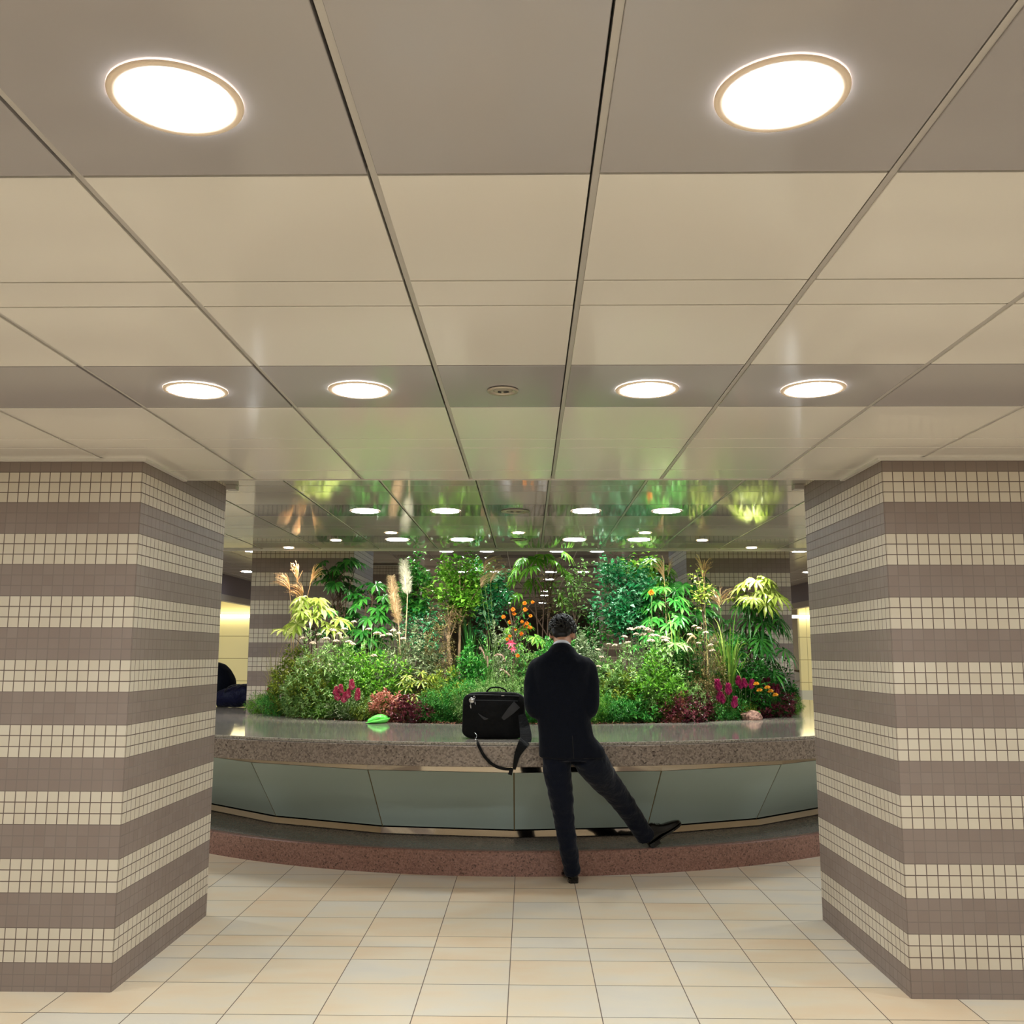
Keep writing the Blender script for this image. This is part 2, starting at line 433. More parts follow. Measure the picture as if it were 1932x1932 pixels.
put(big, True, -.599, 1.497, ZC, 'large round ceiling light nearest the viewer on the left', 'ceiling light', GL)
put(big, False, .428, 1.497, ZC, 'large round ceiling light nearest the viewer on the right', 'ceiling light', GL)
for x, n in zip(bays, bn):
    put(big, False, x, 3.303, ZC, 'round ceiling light in the second row, before the ceiling step, %s of four' % n, 'ceiling light', GL)
farp = light_proto('ceiling_light', .112, .098, M['lamp_far'])
f1 = True
for y, nm in ((6.898, 'just beyond the ceiling step'), (8.648, 'over the front of the plants')):
    for x, n in zip(bays, bn):
        put(farp, f1, x, y, ZF, 'round ceiling light %s, %s of four' % (nm, n), 'ceiling light', GL); f1 = False
rown = ['first', 'second', 'third', 'fourth', 'fifth', 'sixth']
for r, y in enumerate((13.9, 17.4, 19.15, 22.7, 24.4, 27.9)):
    for x, n in zip(bays, bn):
        if abs(x) > .9 and r > 1: continue
        put(farp, False, x, y, ZH, 'distant ceiling light past the planter, %s row back, %s' % (rown[r], n), 'ceiling light', 'distant ceiling lights beyond the planter')
for x, y, n in ((-4.05, 13.9, 'left side aisle, nearer of two'), (-5.15, 17.4, 'left side aisle, farther of two'), (3.95, 13.9, 'right side aisle, nearer of two'), (5.1, 17.4, 'right side aisle, farther of two')):
    put(farp, False, x, y, ZH, 'ceiling light over the %s' % n, 'ceiling light', 'side aisle ceiling lights')
# lamps of the same kind behind the camera (out of frame)
# lamps outside the frame: behind the viewer and added fill discs over the side aisles
for y in (-.28, -2.0):
    for x in (-.6, .428): inst(big.children[1] if 'diffuser' in big.children[1].name else big.children[0], None, (x, y, ZC-.003)); 
outn = 0
for o in list(COL.objects):
    if o.parent is None and o.name.startswith('diffuser'):
        o.name = 'ceiling_light'; tag(o, 'round ceiling light behind the viewer', 'ceiling light', 'ceiling lights behind the viewer')
sx_p = None
def side_fill(x, y, z):  # unseen glowing disc added as fill, without a fixture
    global sx_p
    if sx_p is None:
        d = MB(); n = 24; r = .16
        d.v = [(0, 0, 0)]+[(r*cos(2*pi*k/n), r*sin(2*pi*k/n), 0) for k in range(n)]
        d.f = [(0, 1+(k+1) % n, 1+k) for k in range(n)]; d.m = [0]*n
        sx_p = d.build('ceiling_light', M['lamp']); o = sx_p
    else: o = inst(sx_p)
    o.location = (x, y, z-.004)
    tag(o, 'unseen round fill light added over a side aisle, behind the pillars', 'ceiling light', 'added side aisle fill lights')
for x in (-4.3, 4.2):
    for y, z in ((.5, ZC), (3.3, ZC), (6.9, ZF), (8.65, ZF)): side_fill(x, y, z)
for x in (-7.6, 7.7): side_fill(x, 20.5, ZH); side_fill(x, 22.4, ZH)  # added to brighten the yellow alcove walls
for x in (-5.6, 5.6): side_fill(x, 27.0, ZH)  # added to light the end walls
# unlit round lamps on the middle line
def unlit(x, y, z, r, label):
    e = empty('recessed_spotlight', (x, y, z-.002))
    lathe([(r*.62, .002), (r*.68, -.004), (r*.95, -.006), (r, -.001)], 36).build('ring', M['lamp_body'], e, smooth=True)
    d = MB(); d.ball((0, 0, 0), (r*.62, r*.62, .006), 20, 8); d.build('lens', M['lamp_off'], e, smooth=True)
    d = MB(); d.ball((r*.2, 0, -.005), (r*.2, r*.2, .004), 12, 6); d.ball((-r*.2, 0, -.005), (r*.13, r*.2, .004), 12, 6); d.build('socket', M['socket'], e, smooth=True)
    tag(e, label, 'ceiling light', 'unlit recessed lights on the middle line')
unlit(-.089, 3.312, ZC, .056, 'small unlit recessed round light between the second row of lit ones')
unlit(-.092, 6.899, ZF, .105, 'larger unlit round light just past the ceiling step')
unlit(-.086, 8.648, ZF, .075, 'unlit round light above the front of the plants')
spots = [(-1.178, 8.154, 'left of centre'), (-.081, 8.152, 'in the centre'), (1.006, 8.151, 'right of centre'), (-1.762, 8.693, 'second from the left'), (1.591, 8.684, 'second from the right'), (-2.35, 9.309, 'farthest left'), (2.179, 9.291, 'farthest right')]
sp = light_proto('recessed_spotlight', .058, .047, M['lamp_spot'])
first = True
for x, y, n in spots:
    put(sp, first, x, y, ZF, 'small lit spotlight in the arc over the plants, %s' % n, 'ceiling light', 'small spotlights in an arc over the planter'); first = False
def spot(x, y, z, tx, ty, tz, e, col, ang=70, blend=.8, r=.05):
    l = bpy.data.lights.new('spot', 'SPOT'); l.energy = e; l.color = col; l.spot_size = math.radians(ang); l.spot_blend = blend; l.shadow_soft_size = r
    o = bpy.data.objects.new('spot_lamp', l); COL.objects.link(o); o.location = (x, y, z)
    o.rotation_euler = (Vector((tx, ty, tz))-Vector((x, y, z))).to_track_quat('-Z', 'Y').to_euler()
    return o
GW = (1, .98, .86); WW = (1, .93, .8); CW = (.88, 1, .93)
for (x, y, n), (tx, c, e) in zip(spots, ((-1.0, GW, 85), (-.1, GW, 75), (.9, CW, 85), (-1.5, GW, 75), (1.5, GW, 78), (-2.1, (1, .84, .76), 34), (2.1, (1, .94, .84), 34))):
    spot(x, y, ZF-.03, tx, 9.5, 1.0, e, c, 95)
# unseen spots added in the raised ceiling to brighten the plants
for x, c in ((-1.15, GW), (-.45, CW), (.5, CW), (1.05, GW)):
    spot(x, 9.75, 2.93, x*1.1, 9.35, 1.0, 30, c, 100, .6, .06)

# ================================================================ planter
PC = (-.17, 10.93); SA, SB, SX = 2.93, 2.70, -.06; RZ = .92
planter = empty('round_planter', (PC[0], PC[1], 0))
tag(planter, 'round granite-rimmed planter with grey-green glass sides on a brown stone kerb', 'planter')
OR = (PC[0], PC[1], 0)
n = 160
b = MB()
ring = []
for prof in (('e', 0, .90), ('e', 0, RZ), ('c', 4.366, RZ), ('c', 4.372, RZ-.004), ('c', 4.372, RZ-.020), ('c', 4.362, RZ-.022), ('e', 0.0, RZ-.022)):
    for k in range(n):
        q = 2*pi*k/n
        if prof[0] == 'e':
            # ellipse point on the same polar angle as the circle point
            b.v.append((SX+SA*cos(q), PC[1]+SB*sin(q), prof[2]))
        else: b.v.append((PC[0]+prof[1]*cos(q), PC[1]+prof[1]*sin(q), prof[2]))
for i in range(6):
    for k in range(n):
        k2 = (k+1) % n; b.f.append((i*n+k, (i+1)*n+k, (i+1)*n+k2, i*n+k2)); b.m.append(0)
b.build('rim', M['cap'], planter, origin=OR)
b = lathe([(4.30, RZ-.022), (4.379, RZ-.022), (4.386, RZ-.026), (4.386, RZ-.155), (4.380, RZ-.160), (3.70, RZ-.160)], 160)
b.v = [(x+PC[0], y+PC[1], z) for x, y, z in b.v]
b.build('granite_band', M['band'], planter, origin=OR)
QC = (-.10, 10.9); NF = 22
def poly(r, z, a): return (QC[0]+r*sin(a), QC[1]-r*cos(a), z)
def prism(profile, name, m, a_s):
    b = MB()
    for (r, z) in profile: b.v += [poly(r, z, a) for a in a_s]
    c = len(a_s)
    for i in range(len(profile)-1):
        for k in range(c):
            k2 = (k+1) % c; b.f.append((i*c+k, i*c+k2, (i+1)*c+k2, (i+1)*c+k)); b.m.append(0)
    return b.build(name, m, planter, origin=OR)
AS = [2*pi*k/NF for k in range(NF)]
prism([(3.56, .168), (3.585, .172), (3.575, .215), (3.50, .218)], 'steel_strip', M['steel'], AS)
prism([(3.84, .765), (3.84, .664), (3.78, .660)], 'steel_strip', M['steel'], AS)
prism([(3.555, .13), (3.50, .16), (3.45, .30)], 'shadow_gap', M['gap'], AS)
for k in range(NF):
    a0, a1 = AS[k]+.0012, AS[k]+2*pi/NF-.0012
    b = MB(); t = .012
    P_ = [poly(3.555, .222, a0), poly(3.555, .222, a1), poly(3.83, .660, a1), poly(3.83, .660, a0)]
    Q_ = [(x+(QC[0]-x)*t/3.7, y+(QC[1]-y)*t/3.7, z) for x, y, z in P_]
    b.add(P_+Q_, [(0, 1, 2, 3), (7, 6, 5, 4), (0, 4, 5, 1), (1, 5, 6, 2), (2, 6, 7, 3), (3, 7, 4, 0)])
    b.build('glass_panel', M['glass'], planter, origin=OR)
for k in range(NF):
    b = MB(); a = AS[k]; p, q = Vector(poly(3.548, .22, a)), Vector(poly(3.822, .662, a)); b.tube([p, q], .006, 6)
    b.build('joint_seal', M['seal'], planter, origin=OR)
b = lathe([(4.07, 0), (4.07, .158), (4.063, .165), (4.02, .166)], 160)
b.v = [(x-.13, y+10.9, z) for x, y, z in b.v]
b.build('kerb', M['kerb'], planter, origin=OR, smooth=False)
b = lathe([(4.02, .166), (3.50, .166)], 160)
b.v = [(x-.13, y+10.9, z) for x, y, z in b.v]
b.build('ledge', M['kerb_top'], planter, origin=OR)
b = MB(); rings = 22
b.v.append((SX, PC[1], .93)); 
for i in range(1, rings+1):
    f = i/rings
    for k in range(96):
        q = 2*pi*k/96
        x, y = SX+SA*1.002*f*cos(q), PC[1]+SB*1.002*f*sin(q)
        z = .905+.03*(1-f)+(.012*noise.noise(Vector((x*6, y*6, 0)))+.012*noise.noise(Vector((x*17, y*17, 3))) if i < rings else 0)
        b.v.append((x, y, z))
for k in range(96): b.f.append((0, 1+k, 1+(k+1) % 96)); b.m.append(0)
for i in range(rings-1):
    for k in range(96):
        k2 = (k+1) % 96; b.f.append((1+i*96+k, 1+(i+1)*96+k, 1+(i+1)*96+k2, 1+i*96+k2)); b.m.append(0)
b.build('soil', M['soil'], planter, smooth=True, origin=OR)
b = MB()
for i in range(2600):
    q = R.uniform(pi*1.02, pi*1.98); f = 1-abs(R.gauss(0, .05))
    x, y = SX+SA*f*cos(q), PC[1]+SB*f*sin(q)
    a = R.uniform(0, 2*pi); l = R.uniform(.012, .035); w = R.uniform(.006, .014)
    d = Vector((cos(a), sin(a), R.uniform(-.2, .35))).normalized(); s = Vector((-sin(a), cos(a), R.uniform(-.3, .3))).normalized()
    c = Vector((x, y, R.uniform(.915, .93)))
    b.add([c-d*l/2, c+s*w/2, c+d*l/2+Vector((0,0,.004)), c-s*w/2], [(0, 1, 2), (0, 2, 3)])
o = b.build('bark_mulch', M['chip']); tag(o, 'red-brown bark mulch and fallen leaves along the edge of the planter soil', 'mulch', kind='stuff')

# ================================================================ people helpers
def fuse(mb, name, m, parent, origin, voxel=.008, smooth=4, fac=.5, post=None):
    o = mb.build(name, m, None)
    md = o.modifiers.new('r', 'REMESH'); md.mode = 'VOXEL'; md.voxel_size = voxel; md.use_smooth_shade = True
    if smooth:
        s = o.modifiers.new('s', 'SMOOTH'); s.factor = fac; s.iterations = smooth
    dg = bpy.context.evaluated_depsgraph_get()
    me = bpy.data.meshes.new_from_object(o.evaluated_get(dg))
    bpy.data.objects.remove(o)
    me.name = name
    for v in me.vertices: v.co = v.co-Vector(origin)
    if post: post(me)
    me.polygons.foreach_set('use_smooth', [True]*len(me.polygons))
    r = bpy.data.objects.new(name, me); COL.objects.link(r); r.parent = parent
    if not me.materials: me.materials.append(m)
    return r
def hring(mb, rows, nseg=28, e=2.4):
    """stack of horizontal super-elliptic rings: (centre, half width x, half depth y)"""
    base = len(mb.v)
    for c, rx, ry in rows:
        for k in range(nseg):
            q = 2*pi*k/nseg; cx, sy = cos(q), sin(q)
            x = math.copysign(abs(cx)**(2/e), cx)*rx; y = math.copysign(abs(sy)**(2/e), sy)*ry
            mb.v.append((c[0]+x, c[1]+y, c[2]))
    m_ = len(rows)
    for i in range(m_-1):
        for k in range(nseg):
            k2 = (k+1) % nseg
            mb.f.append((base+i*nseg+k, base+i*nseg+k2, base+(i+1)*nseg+k2, base+(i+1)*nseg+k)); mb.m.append(0)
    mb.f.append(tuple(base+k for k in reversed(range(nseg)))); mb.m.append(0)
    mb.f.append(tuple(base+(m_-1)*nseg+k for k in range(nseg))); mb.m.append(0)
def catmull(pts, n=6):
    P = [Vector(p) for p in pts]; out = []
    for i in range(len(P)-1):
        a = P[max(i-1, 0)]; b_, c = P[i], P[i+1]; d = P[min(i+2, len(P)-1)]
        for k in range(n):
            t = k/n
            out.append(.5*((2*b_)+(-a+c)*t+(2*a-5*b_+4*c-d)*t*t+(-a+3*b_-3*c+d)*t**3))
    out.append(P[-1]); return out
def rcat(rs, n=6):
    out = []
    for i in range(len(rs)-1):
        for k in range(n): out.append(tuple(a+(c-a)*k/n for a, c in zip(rs[i], rs[i+1])) if isinstance(rs[i], tuple) else rs[i]+(rs[i+1]-rs[i])*k/n)
    out.append(rs[-1]); return out
def limb(mb, pts, rs, n=14): mb.tube(catmull(pts, 6), rcat(rs, 6), n)
def ribbon(mb, pts, ws, nrm=(0, -1, 0), th=.004, n=5):
    P = catmull(pts, n); W_ = rcat(ws, n); nrm = Vector(nrm); b0 = len(mb.v)
    for i, p in enumerate(P):
        t = (P[min(i+1, len(P)-1)]-P[max(i-1, 0)]).normalized(); s = t.cross(nrm)
        s = s.normalized() if s.length > .05 else Vector((1, 0, 0)); nn = s.cross(t).normalized()
        for a, c in ((-1, -1), (1, -1), (1, 1), (-1, 1)): mb.v.append(tuple(p+s*W_[i]*a+nn*th/2*c))
    for i in range(len(P)-1):
        for k in range(4):
            k2 = (k+1) % 4; mb.f.append((b0+4*i+k, b0+4*i+k2, b0+4*i+4+k2, b0+4*i+4+k)); mb.m.append(0)
    mb.f.append((b0, b0+3, b0+2, b0+1)); mb.f.append(tuple(b0+4*(len(P)-1)+k for k in range(4))); mb.m += [0, 0]

M['suit'] = cloth_mat('suit_navy', '04070f', '080d1c', .85, .06, .55, 7)
M['trouser'] = cloth_mat('trouser_navy', '060a15', '0b1122', .85, .12, .8, 8)
M['skin'] = mat('skin', 'c39277', .5, spec=.4); bsdf(M['skin']).inputs['Subsurface Weight'].default_value = .08
M['hair'] = mat('hair_black', '070606', .42, spec=.35)
M['shirt'] = mat('shirt_white', 'd9dce6', .7)
M['leather'] = mat('black_leather', '030303', .22, spec=.5)
M['nylon'] = cloth_mat('black_nylon', '020203', '050507', .6, .05, .5, 14)
M['nylon_grey'] = mat('grey_webbing', '1d1d22', .5)
M['chrome'] = mat('chrome', 'c8c8cc', .2, metal=1)
M['navybag'] = cloth_mat('navy_nylon', '0a0b1a', '14163a', .55, .1, .9, 12)
M['lips'] = mat('lips', 'a86a5c', .5)
M['eye'] = mat('eye_dark', '1a1210', .2)

def hand(mb, wrist, d, side_v, up, curl=.6, s=1.0, thumb=1):
    """palm + five fingers; d = direction of the fingers, side_v = towards the thumb, up = back of the hand"""
    w = Vector(wrist); d = Vector(d).normalized(); sv = Vector(side_v); sv = (sv-d*sv.dot(d)).normalized(); up = Vector(up); up = (up-d*up.dot(d)-sv*up.dot(sv)).normalized()
    for j in range(4):
        o = (1.5-j)*.019*s
        mb.tube([w+sv*o*.6, w+d*.045*s+sv*o, w+d*.088*s+sv*o], [.015*s, .015*s, .012*s], 8)
    for j, ln in enumerate((.072, .080, .075, .058)):
        o = (1.5-j)*.020*s; p = w+d*.088*s+sv*o; a = 0; pts = [p-d*.01]; rs = [.0095*s]
        for sg, fr in enumerate((.42, .33, .25)):
            a += curl*(.55 if sg == 0 else .8); p = p+(d*cos(a)-up*sin(a))*ln*fr*s; pts.append(p); rs.append((.0088-.0009*sg)*s)
        mb.tube(pts, rs, 8)
    p = w+d*.02*s+sv*.03*s
    mb.tube([w+d*.01*s+sv*.015*s, p+sv*.012*s+d*.02*s, p+sv*.022*s+d*.05*s-up*.01*s, p+sv*.012*s+d*.078*s-up*.02*s], [.014*s, .013*s, .0105*s, .008*s], 8)

# ---------------------------------------------------------------- the man
foot0 = atz(1082, 1667, 0)
man = empty('person', (foot0.x, foot0.y, 0))
tag(man, 'man in dark navy suit from behind, head bowed, one leg stretched to the right', 'person')
OM = tuple(man.location)
hipL, kneeL, ankL = at(1052, 1428, 6.40), at(1064, 1546, 6.50), at(1081, 1640, 6.625)
hipR, kneeR, ankR = at(1105, 1428, 6.42), at(1164, 1500, 6.72), at(1219, 1575, 6.99)
neckb, neckt = at(1060, 1222, 6.36), at(1061, 1203, 6.42)
hc = at(1061, 1193, 6.46)
shL, elL, wrL = at(1016, 1254, 6.37), at(1009, 1335, 6.34), at(1044, 1352, 6.60)
shR, elR, wrR = at(1105, 1254, 6.37), at(1110, 1335, 6.34), at(1084, 1352, 6.60)
b = MB()
limb(b, [hipL+Vector((.0, 0, .05)), (hipL+kneeL)/2, kneeL, (kneeL+ankL)/2, ankL], [.085, .068, .052, .048, .036])
limb(b, [hipR+Vector((-.02, 0, .05)), (hipR+kneeR)/2, kneeR, (kneeR+ankR)/2, ankR], [.085, .068, .052, .048, .036])
fd0 = Vector((-.16, .98, 0)).normalized(); fdR = Vector((.84, .22, .50)).normalized(); UR = Vector((-.5, -.1, .86)); UR = (UR-fdR*UR.dot(fdR)).normalized(); hR = at(1226, 1599, 7.0)
limb(b, [ankL, Vector((foot0.x, foot0.y, .075))+fd0*.055, Vector((foot0.x, foot0.y, .05))+fd0*.11, Vector((foot0.x, foot0.y, .038))+fd0*.20], [.032, .028, .022, .016])
limb(b, [ankR, hR+fdR*.055+UR*.078, hR+fdR*.11+UR*.052, hR+fdR*.20+UR*.038], [.032, .028, .022, .016])
hring(b, [(at(1076, 1432, 6.40), .12, .08), (at(1070, 1400, 6.39), .15, .10), (at(1064, 1365, 6.38), .135, .095), (at(1060, 1310, 6.36), .155, .105),
          (at(1060, 1262, 6.36), .165, .09), (at(1060, 1243, 6.36), .14, .06), (at(1060, 1230, 6.36), .07, .055)])
limb(b, [neckb+Vector((0, 0, -.04)), neckb, neckt, hc+Vector((0, .0, -.02))], [.060, .056, .054, .058])
for s_, e_, w_ in ((shL, elL, wrL), (shR, elR, wrR)):
    limb(b, [s_, (s_+e_)/2, e_, (e_+w_)/2, w_], [.052, .048, .042, .038, .027])
hand(b, wrL, (.45, .75, .25), (.2, -.1, 1), (-1, .3, .1), .7)
hand(b, wrR, (-.45, .75, .25), (-.2, -.1, 1), (1, .3, .1), .7)
# head (bowed): cranium, jaw, chin, nose, brow, lips, ears
tilt = Matrix.Rotation(-.5, 3, 'X') @ Matrix.Rotation(0, 3, 'Z'); turn = Matrix.Rotation(-.18, 3, 'Z')
HM = turn @ tilt       # local: y forward (face), z up
def hp(x, y, z): return hc+HM @ Vector((x, y, z))
def hball(mb, c, r, seg=16, rings=10):
    t = MB(); t.ball((0, 0, 0), r, seg, rings); b0 = len(mb.v)
    mb.v += [tuple(hp(c[0]+x, c[1]+y, c[2]+z)) for x, y, z in t.v]; mb.f += [tuple(b0+i for i in f) for f in t.f]; mb.m += t.m
hball(b, (0, -.005, .012), (.074, .094, .080)); hball(b, (0, .03, -.04), (.062, .065, .068)); hball(b, (0, .058, -.088), (.032, .030, .024))
hball(b, (0, .045, -.06), (.05, .045, .045)); hball(b, (0, .098, -.028), (.011, .016, .024)); hball(b, (0, .104, -.04), (.015, .013, .010))
hball(b, (0, .078, .012), (.052, .018, .012)); hball(b, (0, .088, -.068), (.024, .012, .010))
for s in (-1, 1):
    hball(b, (s*.077, -.002, -.02), (.010, .020, .033), 12, 8); hball(b, (s*.080, -.006, -.008), (.009, .022, .018), 12, 8)
fuse(b, 'body', M['skin'], man, OM, .0065, 2)
for s in (-1, 1):
    e_ = MB(); hball(e_, (s*.030, .082, -.008), (.011, .008, .006), 10, 6); e_.build('eye', M['eye'], man, smooth=True, origin=OM)
# hair
b = MB()
hball(b, (0, -.010, .026), (.083, .102, .082), 24, 14); hball(b, (0, -.058, -.022), (.070, .046, .052)); hball(b, (0, -.072, -.052), (.055, .028, .034)); hball(b, (0, .05, .07), (.06, .045, .035))
def cut_face(me): pass
hb = fuse(b, 'hair', M['hair'], man, OM, .006, 2)
b = MB()
for i in range(620):
    th = R.uniform(0, 2*pi); ph = R.uniform(0, 1)
    z = 1-1.45*ph; r_ = math.sqrt(max(0, 1-z*z)); d = Vector((cos(th)*r_, sin(th)*r_, z))
    if d.y > .55 and d.z < .45: continue
    c = Vector((0, -.010, .024)); rad = Vector((.083, .103, .083))
    flow = (Vector((.55, -.55, -.5))+Vector((R.uniform(-.45, .45), R.uniform(-.3, .3), R.uniform(-.3, .3))))
    flow = (flow-d*flow.dot(d)).normalized()
    ln = R.uniform(.025, .055); pts = []
    for k in range(5):
        t = k/4; dd = (d+flow*t*ln/.09).normalized()
        lift = .001+.008*sin(t*pi)*R.uniform(.6, 1.2)
        p = c+Vector((dd.x*(rad.x+lift), dd.y*(rad.y+lift), dd.z*(rad.z+lift)))
        if p.z < -.07: p.z = -.07-(p.z+.07)*.2
        pts.append(hp(*p))
    b.tube(pts, [.0035, .0055, .005, .0038, .001], 5)
b.build('hair_locks', M['hair'], man, smooth=True, origin=OM)
# shirt collar and jacket collar: slanted bands round the neck
def band(pts_px, D0, depth, half, th, name, m, lean=.0):
    """closed band around the neck; pts from ear to ear along the back in the photograph, then round the throat"""
    b = MB(); rows = []
    for (x, y) in pts_px: rows.append((x, y))
    nseg = 36; cpx = sum(x for x, y in rows)/len(rows)
    c = at(cpx, rows[len(rows)//2][1], D0)
    rx = (at(rows[-1][0], rows[-1][1], D0).x-at(rows[0][0], rows[0][1], D0).x)/2
    zt = at(cpx, rows[len(rows)//2][1], D0).z; zs = at(rows[0][0], rows[0][1], D0).z
    cx = (at(rows[-1][0], rows[-1][1], D0).x+at(rows[0][0], rows[0][1], D0).x)/2
    prof = []
    for k in range(nseg):
        q = 2*pi*k/nseg
        bx, by = sin(q), -cos(q)                 # q=0 is the back
        f = (1+cos(q))/2
        z = zs+(zt-zs)*max(0, cos(q)) - .045*max(0, -cos(q))
        prof.append((cx+bx*rx, D0+by*depth, z, bx, by))
    for lvl, (dz, dr) in enumerate(((0, 0), (-half*.4, .004), (-half, .012), (-half, .012-th), (-half*.4, .004-th), (0, -th))):
        for (x, y, z, bx, by) in prof: b.v.append((x+bx*dr, y+by*dr, z+dz))
    for i in range(6):
        j = (i+1) % 6
        for k in range(nseg):
            k2 = (k+1) % nseg; b.f.append((i*nseg+k, i*nseg+k2, j*nseg+k2, j*nseg+k)); b.m.append(0)
    return b.build(name, m, man, smooth=True, origin=OM)
band([(1042, 1219), (1059, 1207.5), (1077, 1219)], 6.372, .074, .05, .004, 'shirt_collar', M['shirt'])
band([(1036, 1226), (1059, 1212.5), (1082, 1226)], 6.370, .086, .055, .006, 'jacket_collar', M['suit'])
# jacket
b = MB()
hring(b, [(at(1080, 1429, 6.40), .218, .132), (at(1077, 1412, 6.395), .212, .140), (at(1069, 1388, 6.38), .180, .134), (at(1064, 1358, 6.37), .172, .128),
          (at(1061, 1320, 6.36), .190, .130), (at(1060, 1285, 6.355), .198, .128), (at(1060, 1262, 6.355), .198, .112), (at(1060, 1249, 6.355), .196, .095),
          (at(1060, 1241, 6.355), .168, .082), (at(1060, 1231, 6.36), .104, .076), (at(1060, 1221, 6.365), .078, .072)], 36, 2.3)
for s_, e_, w_, sg in ((shL, elL, wrL, -1), (shR, elR, wrR, 1)):
    limb(b, [s_+Vector((-sg*.03, 0, .005)), s_+Vector((sg*.008, 0, -.03)), (s_+e_)/2+Vector((sg*.014, 0, 0)), e_+Vector((sg*.004, 0, 0)), (e_+w_)/2, w_-(w_-e_).normalized()*.02], [.058, .066, .067, .060, .052, .042], 18)
def folds(amp, fr, seed=0):
    def f(me):
        ns = [v.normal.copy() for v in me.vertices]
        for v, vn in zip(me.vertices, ns):
            c = v.co
            nn = noise.noise(Vector((c.x*fr+seed, c.y*fr, c.z*fr*.45)))*amp + noise.noise(Vector((c.x*fr*2.6, c.y*fr*2.6+seed, c.z*fr*1.1)))*amp*.45
            v.co = c+vn*nn
    return f
fuse(b, 'jacket', M['suit'], man, OM, .008, 6, .5, folds(.007, 9))
b = MB(); b.tube([at(1078, 1385, 6.38)+Vector((0, -.137, 0)), at(1081, 1428, 6.40)+Vector((0, -.134, 0))], .0022, 6)
b.build('vent_seam', M['gap'], man, origin=OM)
for w_, e_, nm in ((wrL, elL, 0), (wrR, elR, 1)):
    b = MB(); dd = (w_-e_).normalized(); b.tube([w_-dd*.04, w_-dd*.005], [.034, .033], 14); b.build('shirt_cuff', M['shirt'], man, smooth=True, origin=OM)
for nm_, p_, q_ in ((0, ankL+Vector((0, 0, .03)), Vector((foot0.x, foot0.y, .07))+fd0*.050), (1, ankR+(kneeR-ankR).normalized()*.03, hR+fdR*.045+UR*.075)):
    b = MB(); b.tube([p_, (p_+q_)/2, q_], [.038, .040, .037], 14); b.build('sock', M['nylon'], man, smooth=True, origin=OM)
# trousers
b = MB()
hring(b, [(at(1080, 1434, 6.40), .150, .105), (at(1076, 1415, 6.395), .172, .118), (at(1066, 1380, 6.38), .150, .112)], 30, 2.3)
limb(b, [at(1050, 1420, 6.40), at(1051, 1452, 6.41), at(1058, 1500, 6.45), at(1064.5, 1548, 6.50), at(1072.5, 1600, 6.56), at(1080.5, 1647, 6.625)], [.092, .094, .081, .068, .061, .054], 18)
limb(b, [at(1103, 1418, 6.41), at(1119, 1442, 6.48), at(1136, 1466, 6.58), at(1161, 1495, 6.72), at(1186, 1529, 6.85), at(1207, 1561, 6.95), at(1219, 1580, 7.0)], [.112, .108, .096, .082, .072, .067, .066], 18)
def tfold(me):
    ns = [v.normal.copy() for v in me.vertices]
    for v, vn in zip(me.vertices, ns):
        c = v.co
        nn = noise.noise(Vector((c.x*7, c.y*7, c.z*26)))*.0055+noise.noise(Vector((c.x*20, c.y*20, c.z*14)))*.003
        v.co = c+vn*nn
fuse(b, 'trousers', M['trouser'], man, OM, .008, 5, .5, tfold)
